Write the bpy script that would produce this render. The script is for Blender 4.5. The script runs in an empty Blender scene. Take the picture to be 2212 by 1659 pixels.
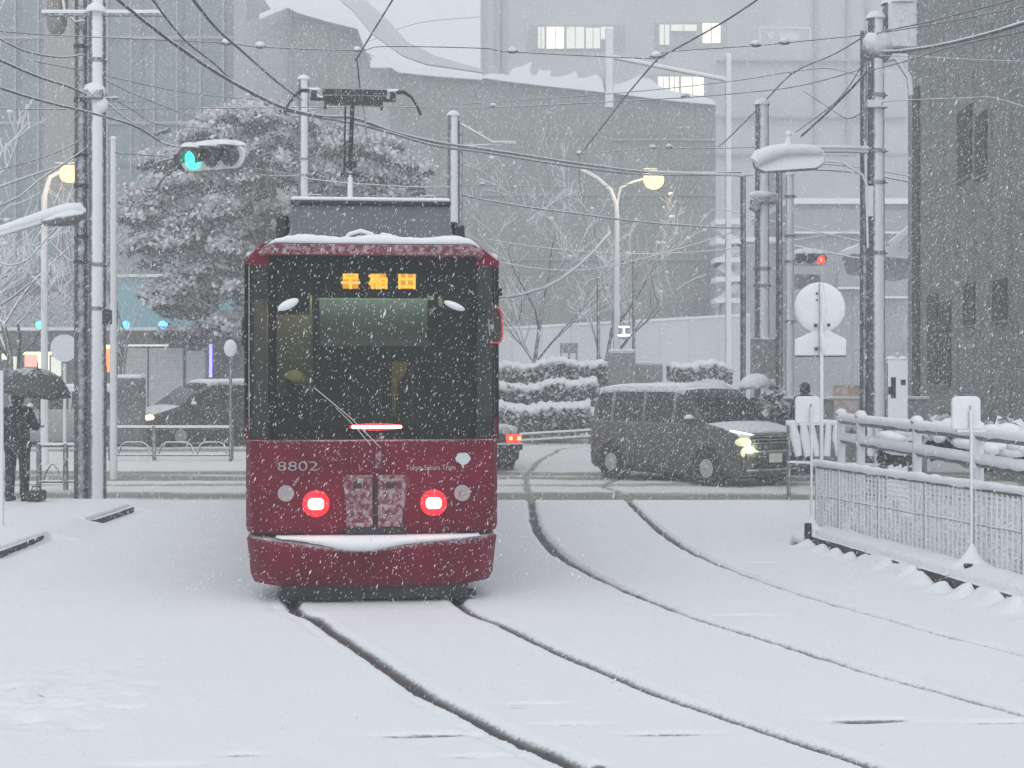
import bpy, bmesh, math, random
import numpy as np
from mathutils import Vector, Matrix, Euler
R = math.radians
C = bpy.context.scene.collection
SC = bpy.context.scene

# ------------------------------------------------------------------ camera, sky, sun, exposure
F = 3400.0; XC = 1106.0; YH = 803.0; CH = 2.0          # focal length, centre and horizon in photo units (2212 wide), eye height
cam_d = bpy.data.cameras.new('camera'); cam = bpy.data.objects.new('camera', cam_d); C.objects.link(cam)
cam.location = (0, 0, CH); cam.rotation_euler = (R(90), 0, 0)
cam_d.sensor_width = 36; cam_d.lens = 36 * F / 2212
cam_d.shift_y = (YH - 829.5) / 2212
cam_d.clip_end = 2000; cam_d.clip_start = 0.1
SC.camera = cam

world = bpy.data.worlds.new('World'); SC.world = world; world.use_nodes = True
wt = world.node_tree; wt.nodes.clear()
wo = wt.nodes.new('ShaderNodeOutputWorld'); bg = wt.nodes.new('ShaderNodeBackground')
sky = wt.nodes.new('ShaderNodeTexSky'); sky.sky_type = 'NISHITA'; sky.sun_disc = False
sky.sun_elevation = R(50); sky.sun_rotation = R(200); sky.air_density = 1.0; sky.dust_density = 6.0; sky.ozone_density = 1.0
hs = wt.nodes.new('ShaderNodeHueSaturation'); hs.inputs['Saturation'].default_value = 0.22
mixw = wt.nodes.new('ShaderNodeMix'); mixw.data_type = 'RGBA'; mixw.inputs[0].default_value = 0.72
mixw.inputs[7].default_value = (6.5, 6.8, 7.15, 1)       # the flat cloud deck over the clear-sky model
wt.links.new(sky.outputs[0], hs.inputs['Color']); wt.links.new(hs.outputs[0], mixw.inputs[6])
wt.links.new(mixw.outputs[2], bg.inputs[0]); bg.inputs[1].default_value = 0.12
wt.links.new(bg.outputs[0], wo.inputs[0])
sd = bpy.data.lights.new('sun', 'SUN'); sun = bpy.data.objects.new('sun', sd); C.objects.link(sun)
sd.energy = 0.6; sd.angle = R(40); sd.color = (1, 0.97, 0.93)
sun.rotation_euler = (R(40), 0, R(20))
SC.view_settings.view_transform = 'Standard'; SC.view_settings.look = 'None'
SC.view_settings.exposure = 0.14; SC.view_settings.gamma = 1.0; SC.view_settings.use_curve_mapping = False
SC.cycles.volume_bounces = 3; SC.cycles.max_bounces = 6; SC.cycles.transparent_max_bounces = 12
SC.cycles.sample_clamp_indirect = 3.0

def P(x, y, Y):                                        # photo unit + distance -> point in the place
    return Vector(((x - XC) * Y / F, Y, CH - (y - YH) * Y / F))

# ------------------------------------------------------------------ materials
def new_mat(name):
    m = bpy.data.materials.new(name); m.use_nodes = True
    nt = m.node_tree; b = nt.nodes['Principled BSDF']
    return m, nt, b
def N(nt, t, **kw):
    n = nt.nodes.new(t)
    for k, v in kw.items():
        if k.startswith('i_'):
            key = k[2:]
            n.inputs[int(key) if key.isdigit() else key].default_value = v
        else: setattr(n, k, v)
    return n
def mathn(nt, op, a=None, b=None, c=None):
    n = nt.nodes.new('ShaderNodeMath'); n.operation = op
    for i, v in enumerate((a, b, c)):
        if v is None: continue
        if isinstance(v, (int, float)): n.inputs[i].default_value = v
        else: nt.links.new(v, n.inputs[i])
    return n.outputs[0]
SNOWC = (0.78, 0.81, 0.845, 1)
def mixcol(nt, fac, a, b):
    n = nt.nodes.new('ShaderNodeMix'); n.data_type = 'RGBA'
    for k, v in ((0, fac), (6, a), (7, b)):
        if hasattr(v, 'is_linked') or hasattr(v, 'links'): nt.links.new(v, n.inputs[k])
        else: n.inputs[k].default_value = v
    return n.outputs[2]
def mat(name, col, rough=0.6, metal=0.0, var=0.15, scale=6.0, snow=None, thr=0.35, soft=0.15, amp=0.35, sscale=14.0, bump=0.0, seam=None):
    """procedural surface: tone variation, optional wind-blown snow sticking on faces that look along `snow`"""
    m, nt, b = new_mat(name)
    tc = N(nt, 'ShaderNodeTexCoord')
    no = N(nt, 'ShaderNodeTexNoise', i_Scale=scale, i_Detail=4.0)
    nt.links.new(tc.outputs['Object'], no.inputs['Vector'])
    c = col + (1,) if len(col) == 3 else col
    d = tuple(max(0, v * (1 - var)) for v in c[:3]) + (1,); u = tuple(v * (1 + var) for v in c[:3]) + (1,)
    cr = N(nt, 'ShaderNodeMapRange', i_1=0.3, i_2=0.7); nt.links.new(no.outputs[0], cr.inputs[0])
    colo = mixcol(nt, cr.outputs[0], d, u)
    if seam:
        br = N(nt, 'ShaderNodeTexBrick', offset=0.0); br.inputs['Scale'].default_value = 1.0
        br.inputs['Brick Width'].default_value = seam[0]; br.inputs['Row Height'].default_value = seam[1]
        br.inputs['Mortar Size'].default_value = seam[2]; br.inputs['Mortar Smooth'].default_value = 0.3
        br.inputs['Color1'].default_value = (1, 1, 1, 1); br.inputs['Color2'].default_value = (0.93, 0.93, 0.93, 1)
        k = seam[3]; br.inputs['Mortar'].default_value = (k, k, k, 1)
        mp = N(nt, 'ShaderNodeMapping'); mp.inputs['Rotation'].default_value = (R(90), 0, 0)
        nt.links.new(tc.outputs['Object'], mp.inputs[0]); nt.links.new(mp.outputs[0], br.inputs['Vector'])
        mu = nt.nodes.new('ShaderNodeMix'); mu.data_type = 'RGBA'; mu.blend_type = 'MULTIPLY'; mu.inputs[0].default_value = 1
        nt.links.new(colo, mu.inputs[6]); nt.links.new(br.outputs[0], mu.inputs[7]); colo = mu.outputs[2]
    ro = rough
    if snow:
        v = Vector(snow).normalized()
        g = N(nt, 'ShaderNodeNewGeometry')
        dt = N(nt, 'ShaderNodeVectorMath', operation='DOT_PRODUCT'); dt.inputs[1].default_value = v
        nt.links.new(g.outputs['Normal'], dt.inputs[0])
        n2 = N(nt, 'ShaderNodeTexNoise', i_Scale=sscale, i_Detail=5.0, i_Roughness=0.65)
        nt.links.new(tc.outputs['Object'], n2.inputs['Vector'])
        s = mathn(nt, 'ADD', dt.outputs['Value'], mathn(nt, 'MULTIPLY', mathn(nt, 'SUBTRACT', n2.outputs[0], 0.5), amp * 2))
        mr = N(nt, 'ShaderNodeMapRange', i_1=thr - soft, i_2=thr + soft); nt.links.new(s, mr.inputs[0])
        colo = mixcol(nt, mr.outputs[0], colo, SNOWC)
        ro = mathn(nt, 'MULTIPLY_ADD', mr.outputs[0], 0.9 - rough, rough)
        if metal: nt.links.new(mathn(nt, 'MULTIPLY_ADD', mr.outputs[0], -metal, metal), b.inputs['Metallic'])
        bp = N(nt, 'ShaderNodeBump', i_Strength=0.35, i_Distance=0.02)
        nt.links.new(mathn(nt, 'MULTIPLY', n2.outputs[0], mr.outputs[0]), bp.inputs['Height'])
        nt.links.new(bp.outputs[0], b.inputs['Normal'])
    elif bump:
        bp = N(nt, 'ShaderNodeBump', i_Strength=bump, i_Distance=0.02)
        nt.links.new(no.outputs[0], bp.inputs['Height']); nt.links.new(bp.outputs[0], b.inputs['Normal'])
    nt.links.new(colo, b.inputs['Base Color'])
    if isinstance(ro, (int, float)): b.inputs['Roughness'].default_value = ro
    else: nt.links.new(ro, b.inputs['Roughness'])
    if metal and not snow: b.inputs['Metallic'].default_value = metal
    return m
def emis(name, col, strength, base=(0.02, 0.02, 0.02)):
    m, nt, b = new_mat(name)
    b.inputs['Base Color'].default_value = tuple(base) + (1,)
    b.inputs['Emission Color'].default_value = tuple(col) + (1,); b.inputs['Emission Strength'].default_value = strength
    return m
def glass(name, tint=(0.2, 0.22, 0.22), rough=0.05, thru=0.6):
    m, nt, b = new_mat(name); nt.nodes.remove(b)
    out = nt.nodes['Material Output']
    tr = N(nt, 'ShaderNodeBsdfTransparent'); tr.inputs[0].default_value = tuple(tint) + (1,)
    gl = N(nt, 'ShaderNodeBsdfGlossy'); gl.inputs['Roughness'].default_value = rough; gl.inputs[0].default_value = (0.8, 0.85, 0.85, 1)
    df = N(nt, 'ShaderNodeBsdfDiffuse'); df.inputs[0].default_value = (0.02, 0.024, 0.023, 1)
    fr = N(nt, 'ShaderNodeFresnel', i_IOR=1.45)
    m1 = nt.nodes.new('ShaderNodeMixShader'); m1.inputs[0].default_value = 1 - thru
    nt.links.new(tr.outputs[0], m1.inputs[1]); nt.links.new(df.outputs[0], m1.inputs[2])
    m2 = nt.nodes.new('ShaderNodeMixShader'); nt.links.new(mathn(nt, 'MULTIPLY', fr.outputs[0], 0.45), m2.inputs[0])
    nt.links.new(m1.outputs[0], m2.inputs[1]); nt.links.new(gl.outputs[0], m2.inputs[2])
    nt.links.new(m2.outputs[0], out.inputs[0])
    return m
WIND = (0.28, -0.95, 0.35)
M = {}
M['snow'] = mat('snow', SNOWC[:3], 0.9, var=0.03, scale=9, bump=0.4)
M['pole'] = mat('pole_concrete', (0.10, 0.105, 0.11), 0.8, var=0.3, scale=8, snow=WIND, thr=0.74, soft=0.08, amp=0.15, sscale=12)
M['pole_bare'] = mat('pole_wet', (0.07, 0.075, 0.08), 0.7, var=0.3, scale=8, snow=WIND, thr=0.95, soft=0.14, amp=0.3, sscale=9)
M['pole_lite'] = mat('pole_snowed', (0.28, 0.29, 0.30), 0.8, var=0.3, scale=8, snow=WIND, thr=0.35, soft=0.2, amp=0.3, sscale=9)
M['steel'] = mat('steel', (0.13, 0.135, 0.14), 0.5, 0.3, snow=(0.1, -0.5, 1), thr=0.5, soft=0.12, amp=0.3)
M['snowsteel'] = mat('snow_steel', (0.24, 0.25, 0.26), 0.7, snow=(0.1, -0.8, 0.9), thr=0.0, soft=0.25, amp=0.5, sscale=18)
M['dark'] = mat('dark_metal', (0.022, 0.023, 0.025), 0.5, 0.2, var=0.3)
M['wire'] = mat('wire', (0.045, 0.047, 0.05), 0.6, snow=(0, -0.3, 1), thr=0.52, soft=0.2, amp=0.3, sscale=4)
M['wirew'] = mat('snowy_wire', (0.12, 0.12, 0.125), 0.7, snow=(0, -0.5, 1), thr=0.1, soft=0.25, amp=0.4, sscale=4)
M['wired'] = mat('contact_wire', (0.03, 0.03, 0.033), 0.5, snow=(0, -0.1, 1), thr=0.85, soft=0.1, amp=0.3, sscale=4)
M['rubber'] = mat('rubber', (0.015, 0.015, 0.016), 0.85)
M['maroon'] = mat('maroon_paint', (0.135, 0.0015, 0.022), 0.5, var=0.28, scale=2.2, snow=(0.1, -0.35, 1), thr=0.98, soft=0.35, amp=0.75, sscale=38)
M['maroon'].node_tree.nodes['Principled BSDF'].inputs['Specular IOR Level'].default_value = 0.15
M['maroond'] = mat('maroon_dusted', (0.13, 0.012, 0.032), 0.6, var=0.2, snow=(0, -1, 0.35), thr=1.26, soft=0.4, amp=0.8, sscale=22)
M['blackpaint'] = mat('black_paint', (0.007, 0.008, 0.009), 0.6, var=0.2)
M['blackpaint'].node_tree.nodes['Principled BSDF'].inputs['Specular IOR Level'].default_value = 0.15
M['roofbox'] = mat('roof_box', (0.115, 0.13, 0.14), 0.55, var=0.1, scale=3)
M['glass'] = glass('cab_glass', (0.62, 0.67, 0.66), 0.08, 0.78)
M['glass_side'] = glass('side_glass', (0.35, 0.38, 0.38), 0.08, 0.5)
M['carglass'] = mat('car_glass', (0.020, 0.024, 0.026), 0.12, var=0.3, scale=2)
M['interior'] = mat('interior', (0.045, 0.05, 0.048), 0.8, var=0.3, scale=2)
M['interior_l'] = mat('interior_light', (0.30, 0.27, 0.19), 0.8, var=0.2, scale=3)
M['yellow'] = mat('yellow', (0.75, 0.50, 0.06), 0.5)
M['capyel'] = mat('cap_yellow', (0.9, 0.80, 0.36), 0.7)
M['blind'] = mat('blind', (0.085, 0.12, 0.118), 0.6, var=0.15)
M['greytext'] = mat('silver_letters', (0.34, 0.31, 0.33), 0.5, var=0.05)
M['logo'] = mat('silver_logo', (0.52, 0.56, 0.58), 0.5, var=0.05)
M['redpaint'] = mat('red_rim', (0.6, 0.05, 0.04), 0.4)
M['amber'] = emis('amber_led', (1.0, 0.36, 0.02), 3.2)
M['amber2'] = emis('amber_led_bright', (1.0, 0.50, 0.05), 4.5)
M['redlens_glow'] = emis('tail_red', (1.0, 0.002, 0.012), 1.35, (0.3, 0.01, 0.02))
M['redcore'] = emis('tail_core', (1.0, 0.45, 0.35), 13)
M['reddish'] = mat('tail_dish', (0.75, 0.03, 0.06), 0.25)
M['lampglow'] = emis('lamp_warm', (1.0, 0.66, 0.28), 2.3)
M['headwarm'] = emis('headlamp_warm', (1.0, 0.72, 0.30), 6)
M['headpale'] = emis('headlamp_pale', (0.80, 0.78, 0.36), .75, (0.5, 0.5, 0.4))
M['greensig'] = emis('signal_green', (0.02, 1.0, 0.55), 2.6)
M['redsig'] = emis('signal_red', (1.0, 0.025, 0.02), 2.6)
M['redsigc'] = emis('signal_red_core', (1.0, 0.34, 0.10), 3)
M['blueled'] = emis('blue_led', (0.08, 0.42, 1.0), 3.2)
M['whiteled'] = emis('white_led', (0.85, 0.95, 1.0), 3.0)
M['violet'] = emis('violet_strip', (0.22, 0.2, 1.0), 3.2)
M['winlit'] = emis('lit_window', (1.0, 0.94, 0.72), 1.35, (0.4, 0.4, 0.35))
M['winlit2'] = emis('dim_window', (0.85, 0.87, 0.78), .8, (0.3, 0.3, 0.28))
M['shopyel'] = emis('shop_light', (1.0, 0.80, 0.38), 2.4)
M['shoppink'] = emis('shop_poster', (1.0, 0.45, 0.36), 1.3)
M['shoporange'] = emis('shop_orange', (1.0, 0.26, 0.05), 1.8)
M['signalbody'] = mat('signal_body', (0.16, 0.165, 0.17), 0.6, snow=(0.1, -0.7, 0.8), thr=0.45, soft=0.25, amp=0.3, sscale=8)
M['hoodin'] = mat('hood', (0.09, 0.085, 0.09), 0.7)
M['plate'] = mat('plate', (0.75, 0.74, 0.68), 0.5)
M['chrome'] = mat('chrome', (0.45, 0.46, 0.47), 0.3, 0.7)
M['van'] = mat('van_paint', (0.082, 0.088, 0.078), 0.35, 0.2, var=0.12, scale=3, snow=(0, -0.2, 1), thr=0.72, soft=0.3, amp=0.5, sscale=16)
M['darkcar'] = mat('dark_car_paint', (0.03, 0.033, 0.036), 0.35, 0.2, snow=(0, -0.2, 1), thr=0.85, soft=0.25, amp=0.4, sscale=9)
M['palecar'] = mat('pale_car_paint', (0.30, 0.31, 0.31), 0.4, 0.1, snow=(0, -0.2, 1), thr=0.7, soft=0.25, amp=0.4, sscale=9)
M['cloth'] = mat('dark_coat', (0.010, 0.011, 0.013), 0.9, var=0.3, scale=14, bump=0.6)
M['trouser'] = mat('dark_trousers', (0.015, 0.016, 0.018), 0.9, var=0.25, scale=12, bump=0.5)
M['skin'] = mat('skin', (0.45, 0.28, 0.20), 0.6, var=0.06)
M['hair'] = mat('hair', (0.012, 0.011, 0.011), 0.7)
M['bag'] = mat('dark_bag', (0.02, 0.021, 0.024), 0.6)
M['umbrella'] = mat('umbrella_cloth', (0.045, 0.055, 0.055), 0.6, var=0.3, snow=(0, 0, 1), thr=0.97, soft=0.15, amp=0.5)
M['umbsnow'] = mat('umbrella_snowed', (0.2, 0.2, 0.2), 0.9, snow=(0, -0.4, 1), thr=0.2, soft=0.3, amp=0.3)
M['bark'] = mat('bark', (0.055, 0.05, 0.048), 0.9, snow=(0.2, -0.7, 0.9), thr=0.6, soft=0.25, amp=0.5, sscale=10)
M['leaf'] = mat('leaf', (0.075, 0.078, 0.072), 0.7, var=0.5, scale=3)
M['leafsnow'] = mat('leaf_snow', (0.66, 0.67, 0.70), 0.9, var=0.12, scale=1.5)
M['mesh'] = mat('fence_mesh', (0.60, 0.62, 0.62), 0.8, snow=(0.1, -0.9, 0.5), thr=0.05, soft=0.4, amp=0.8, sscale=7)
M['kerb'] = mat('kerb_stone', (0.045, 0.046, 0.048), 0.8, var=0.5, scale=20, bump=0.6, snow=(0, 0, 1), thr=0.8, soft=0.15, amp=0.6, sscale=18)
M['rail'] = mat('rail_steel', (0.05, 0.05, 0.055), 0.45, 0.4, var=0.4, scale=20)
M['sheet'] = mat('scaffold_sheet', (0.205, 0.222, 0.22), 0.8, var=0.10, scale=0.6, seam=(1.8, 3.4, 0.07, 0.80))
M['sheet2'] = mat('scaffold_sheet_pale', (0.32, 0.345, 0.345), 0.8, var=0.08, scale=0.6, seam=(1.8, 3.4, 0.07, 0.85))
M['teal'] = mat('teal_cladding', (0.115, 0.19, 0.195), 0.4, var=0.10, scale=0.3, seam=(2.4, 14.0, 0.16, 0.55))
M['brown'] = mat('brown_cladding', (0.22, 0.205, 0.195), 0.7, var=0.10, scale=0.5)
M['office'] = mat('office_wall', (0.42, 0.445, 0.47), 0.7, var=0.07, scale=0.2)
M['officed'] = mat('office_band', (0.30, 0.325, 0.36), 0.6, var=0.07, scale=0.2)
M['midwall'] = mat('block_wall', (0.30, 0.32, 0.34), 0.7, var=0.12, scale=0.4, seam=(3.2, 3.0, 0.06, 0.75))
M['hoard'] = mat('hoarding', (0.62, 0.65, 0.69), 0.7, var=0.05, scale=0.5, seam=(1.2, 6.0, 0.05, 0.86))
M['tile'] = mat('tile_wall', (0.21, 0.225, 0.222), 0.65, var=0.35, scale=5.0, bump=0.8, seam=(.11, .065, .012, .72))
M['tiledark'] = mat('tile_window', (0.05, 0.055, 0.058), 0.9, var=0.3, scale=3)
M['canopy'] = mat('teal_fascia', (0.17, 0.36, 0.42), 0.5, var=0.12, scale=0.5)
M['shopdark'] = mat('shop_dark', (0.13, 0.135, 0.14), 0.6, var=0.3, scale=1)
M['shutter'] = mat('shutter', (0.5, 0.51, 0.51), 0.6, var=0.1, seam=(8, 0.12, 0.02, 0.85))
M['grey'] = mat('grey_box', (0.22, 0.23, 0.235), 0.7, snow=(0, -0.3, 1), thr=0.6, soft=0.15, amp=0.3)
M['stair'] = mat('stair_white', (0.6, 0.62, 0.65), 0.7, var=0.06)
M['brick_orange'] = mat('orange_boards', (0.38, 0.20, 0.12), 0.8, var=0.5, scale=4, snow=(0, -1, 0.3), thr=1.0, soft=0.4, amp=1.0, sscale=5)

# ------------------------------------------------------------------ mesh builder
class MB:
    def __init__(s): s.v = []; s.f = []; s.sm = []
    def add(s, vs, fs, smooth=False):
        o = len(s.v); s.v += [tuple(v) for v in vs]
        for f in fs: s.f.append(tuple(i + o for i in f)); s.sm.append(smooth)
        return s
    def box(s, c, d, rot=None):
        hx, hy, hz = d[0] / 2, d[1] / 2, d[2] / 2
        vs = [Vector((x, y, z)) for x in (-hx, hx) for y in (-hy, hy) for z in (-hz, hz)]
        if rot is not None:
            m = rot if isinstance(rot, Matrix) else Euler(rot).to_matrix(); vs = [m @ v for v in vs]
        c = Vector(c)
        return s.add([v + c for v in vs], [(0, 1, 3, 2), (4, 6, 7, 5), (0, 4, 5, 1), (2, 3, 7, 6), (0, 2, 6, 4), (1, 5, 7, 3)])
    def tube(s, pts, r, n=8, cap=True, smooth=True):
        pts = [Vector(p) for p in pts]; k = len(pts)
        rr = list(r) if isinstance(r, (list, tuple)) else [r] * k
        base = []; fs = []
        prev = None
        for i, p in enumerate(pts):
            t = (pts[min(i + 1, k - 1)] - pts[max(i - 1, 0)])
            if t.length < 1e-9: t = Vector((0, 0, 1))
            t.normalize()
            if prev is None:
                a = Vector((0, 0, 1)) if abs(t.z) < 0.9 else Vector((0, 1, 0))
                u = t.cross(a).normalized()
            else:
                u = (prev - t * prev.dot(t))
                u = u.normalized() if u.length > 1e-6 else t.orthogonal().normalized()
            prev = u; w = t.cross(u)
            for j in range(n):
                a = 2 * math.pi * j / n
                base.append(p + (u * math.cos(a) + w * math.sin(a)) * rr[i])
        for i in range(k - 1):
            for j in range(n):
                a = i * n + j; b = i * n + (j + 1) % n
                fs.append((a, a + n, b + n, b))
        s.add(base, fs, smooth)
        if cap:
            s.add(base[:n], [tuple(range(n))]); s.add(base[-n:], [tuple(reversed(range(n)))])
        return s
    def sphere(s, c, r, sc=(1, 1, 1), n=12, m=8, rnd=0.0, rng=None, half=False):
        c = Vector(c); vs = []; fs = []
        z0 = 0 if half else -1
        for i in range(m + 1):
            a = (math.pi / 2 * i / m) if half else (-math.pi / 2 + math.pi * i / m)
            for j in range(n):
                b = 2 * math.pi * j / n
                q = r * (1 + (rng.uniform(-rnd, rnd) if rnd and 0 < i < m else 0))
                vs.append(c + Vector((q * math.cos(a) * math.cos(b) * sc[0], q * math.cos(a) * math.sin(b) * sc[1], q * math.sin(a) * sc[2])))
        for i in range(m):
            for j in range(n):
                fs.append((i * n + j, i * n + (j + 1) % n, (i + 1) * n + (j + 1) % n, (i + 1) * n + j))
        return s.add(vs, fs, True)
    def prism(s, poly, o, u, v, w):
        """extrude 2D polygon (a,b) -> o + a*u + b*v, thickness vector w"""
        o, u, v, w = map(Vector, (o, u, v, w)); n = len(poly)
        a = [o + u * p[0] + v * p[1] for p in poly]; b = [p + w for p in a]
        return s.add(a + b, [tuple(range(n)), tuple(range(2 * n - 1, n - 1, -1))] + [(i, i + n, (i + 1) % n + n, (i + 1) % n) for i in range(n)])
    def loft(s, rings, closed=True, smooth=True, cap=True):
        n = len(rings[0]); vs = [p for r_ in rings for p in r_]; fs = []
        for i in range(len(rings) - 1):
            for j in range(n if closed else n - 1):
                a = i * n + j; b = i * n + (j + 1) % n; fs.append((a, b, b + n, a + n))
        s.add(vs, fs, smooth)
        if cap and closed:
            o = len(s.v) - len(vs)
            s.f.append(tuple(o + j for j in reversed(range(n)))); s.sm.append(False)
            s.f.append(tuple(o + (len(rings) - 1) * n + j for j in range(n))); s.sm.append(False)
        return s
    def build(s, name, m, parent=None, bevel=0.0, seg=2, sub=0, disp=None):
        me = bpy.data.meshes.new(name); me.from_pydata(s.v, [], s.f); me.validate()
        if len(me.polygons) == len(s.sm): me.polygons.foreach_set('use_smooth', s.sm)
        bm = bmesh.new(); bm.from_mesh(me); bmesh.ops.recalc_face_normals(bm, faces=bm.faces); bm.to_mesh(me); bm.free()
        me.materials.append(m)
        o = bpy.data.objects.new(name, me); C.objects.link(o)
        if parent is not None: o.parent = parent
        if bevel:
            b = o.modifiers.new('bevel', 'BEVEL'); b.width = bevel; b.segments = seg; b.limit_method = 'ANGLE'; b.angle_limit = R(35)
        if sub:
            q = o.modifiers.new('sub', 'SUBSURF'); q.levels = sub; q.render_levels = sub
        return o
BASEY = [0.0]
def thing(name, label, cat, loc=(0, 0, 0), rz=0, group=None):
    BASEY[0] = loc[1]
    o = bpy.data.objects.new(name, None); C.objects.link(o); o.location = loc; o.rotation_euler = (0, 0, rz)
    o.empty_display_size = 0.2
    o['label'] = label; o['category'] = cat
    if group: o['group'] = group
    return o
def tag(o, label, cat, group=None):
    o['label'] = label; o['category'] = cat
    if group: o['group'] = group
    return o
def struct(o): o['kind'] = 'structure'; return o
def stuff(o, label=None, cat=None):
    o['kind'] = 'stuff'
    if label: o['label'] = label
    if cat: o['category'] = cat
    return o
def text_mesh(txt, size, m, parent, name, loc, rot=(R(90), 0, 0), ext=0.004, bold=0.0, sx=1.0, align='CENTER'):
    cu = bpy.data.curves.new(name, 'FONT'); cu.body = txt; cu.size = size; cu.extrude = ext; cu.offset = bold
    cu.align_x = align; cu.align_y = 'CENTER'
    t = bpy.data.objects.new(name + '_tmp', cu); C.objects.link(t)
    dg = bpy.context.evaluated_depsgraph_get(); dg.update()
    me = bpy.data.meshes.new_from_object(t.evaluated_get(dg))
    C.objects.unlink(t); bpy.data.objects.remove(t)
    me.materials.clear(); me.materials.append(m)
    o = bpy.data.objects.new(name, me); C.objects.link(o); o.parent = parent
    o.location = loc; o.rotation_euler = rot; o.scale = (sx, 1, 1)
    return o
rng = random.Random(7)

# ------------------------------------------------------------------ noise
def vnoise(x, y, seed):
    xi = np.floor(x).astype(np.int64); yi = np.floor(y).astype(np.int64); xf = x - xi; yf = y - yi
    u = xf * xf * (3 - 2 * xf); v = yf * yf * (3 - 2 * yf)
    def h(a, b):
        n = (a * 374761393 + b * 668265263 + seed * 974634777) & 0xffffffff
        n = ((n ^ (n >> 13)) * 1274126177) & 0xffffffff
        return ((n ^ (n >> 16)) & 0xffff) / 65535.0
    return (h(xi, yi) * (1 - u) + h(xi + 1, yi) * u) * (1 - v) + (h(xi, yi + 1) * (1 - u) + h(xi + 1, yi + 1) * u) * v
def fbm(x, y, seed, o=4):
    t = 0; a = 0.5
    for i in range(o): t = t + a * (vnoise(x * 2 ** i, y * 2 ** i, seed + i) - 0.5); a *= 0.5
    return t
def sstep(a, b, x): t = np.clip((x - a) / (b - a), 0, 1); return t * t * (3 - 2 * t)

# ------------------------------------------------------------------ ground: snow, rails, road
def gp(x, y): Y = CH * F / (y - YH); return ((x - XC) * Y / F, Y)
RA = [(630, 1291), (684, 1335), (735, 1372), (794, 1410), (918, 1494), (1017, 1544), (1091, 1583), (1248, 1652)]
RB = [(982, 1291), (1097, 1353), (1198, 1402), (1299, 1445), (1420, 1495), (1515, 1528), (1702, 1591), (1903, 1657)]
RC = [(1262, 965), (1197, 979), (1152, 1006), (1136, 1034), (1146, 1073), (1158, 1137), (1198, 1188), (1263, 1231), (1369, 1281), (1500, 1332), (1621, 1369), (1722, 1400), (1878, 1450), (2045, 1495), (2212, 1540)]
RD = [(1316, 1036), (1339, 1058), (1379, 1102), (1425, 1143), (1490, 1188), (1616, 1243), (1773, 1296), (1904, 1332), (2045, 1372), (2206, 1412)]
def smooth_line(px, pre=None, post=None, n=14):
    p = [gp(*q) for q in px]
    p = (pre or []) + p + (post or [])
    out = []
    for i in range(len(p) - 1):
        p0 = p[max(i - 1, 0)]; p1 = p[i]; p2 = p[i + 1]; p3 = p[min(i + 2, len(p) - 1)]
        for k in range(n):
            t = k / n
            out.append(tuple(0.5 * ((2 * b) + (-a + c) * t + (2 * a - 5 * b + 4 * c - d) * t * t + (-a + 3 * b - 3 * c + d) * t ** 3) for a, b, c, d in zip(p0, p1, p2, p3)))
    out.append(p[-1]); return out
def ext(px, i0, i1, d):
    a = gp(*px[i0]); b = gp(*px[i1]); v = (b[0] - a[0], b[1] - a[1]); L = math.hypot(*v); return (b[0] + v[0] / L * d, b[1] + v[1] / L * d)
rails = [smooth_line(RA, [(-3.65, 33.0), (-2.55, 19.5)], [ext(RA, -3, -1, 2.5)]),
         smooth_line(RB, [(-2.28, 33.0), (-1.18, 19.5)], [ext(RB, -3, -1, 2.5)]),
         smooth_line(RC, [(7.5, 47.0)], [ext(RC, -3, -1, 3)]),
         smooth_line(RD, [(9.5, 42.5), (4.2, 36.0)], [ext(RD, -3, -1, 3)])]
def dist_line(X, Y, pts, lim=0.5):
    d = np.full(X.shape, 9.0)
    P_ = np.array(pts)
    for i in range(len(P_) - 1):
        a = P_[i]; b = P_[i + 1]; ab = b - a; L2 = (ab ** 2).sum()
        if L2 < 1e-9: continue
        t = np.clip(((X - a[0]) * ab[0] + (Y - a[1]) * ab[1]) / L2, 0, 1)
        d = np.minimum(d, np.hypot(X - a[0] - t * ab[0], Y - a[1] - t * ab[1]))
    return d
def near_rail(X, Y):
    """distance to each rail, evaluated only near it"""
    D = []
    for pts in rails:
        P_ = np.array(pts); d = np.full(X.shape, 9.0)
        for i in range(0, len(P_) - 1, 7):
            seg = P_[i:i + 8]
            m = (X > seg[:, 0].min() - 0.4) & (X < seg[:, 0].max() + 0.4) & (Y > seg[:, 1].min() - 0.4) & (Y < seg[:, 1].max() + 0.4)
            if m.any(): d[m] = np.minimum(d[m], dist_line(X[m], Y[m], seg))
        D.append(d)
    return D
def xk(Y): return 3.39 + 0.164 * (18.04 - Y)
PITS = [(930, 1585, .30, .035), (900, 1588, .16, .03), (1160, 1518, .20, .02), (1118, 1525, .06, .03), (1240, 1562, .18, .022), (1440, 1583, .24, .035), (1880, 1551, .26, .03), (1840, 1557, .16, .03),
        (1940, 1556, .22, .022), (2165, 1557, .24, .03), (1020, 1632, .13, .025), (1075, 1630, .1, .02), (1625, 1214, .5, .02), (1610, 1328, .28, .025), (520, 1628, .1, .03), (20, 1487, .07, .06), (96, 1502, .08, .05),
        (172, 1530, .08, .05), (190, 1572, .08, .05), (255, 1530, .12, .03), (1290, 1652, .06, .04), (60, 1560, .1, .05), (330, 1650, .2, .03)]
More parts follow.
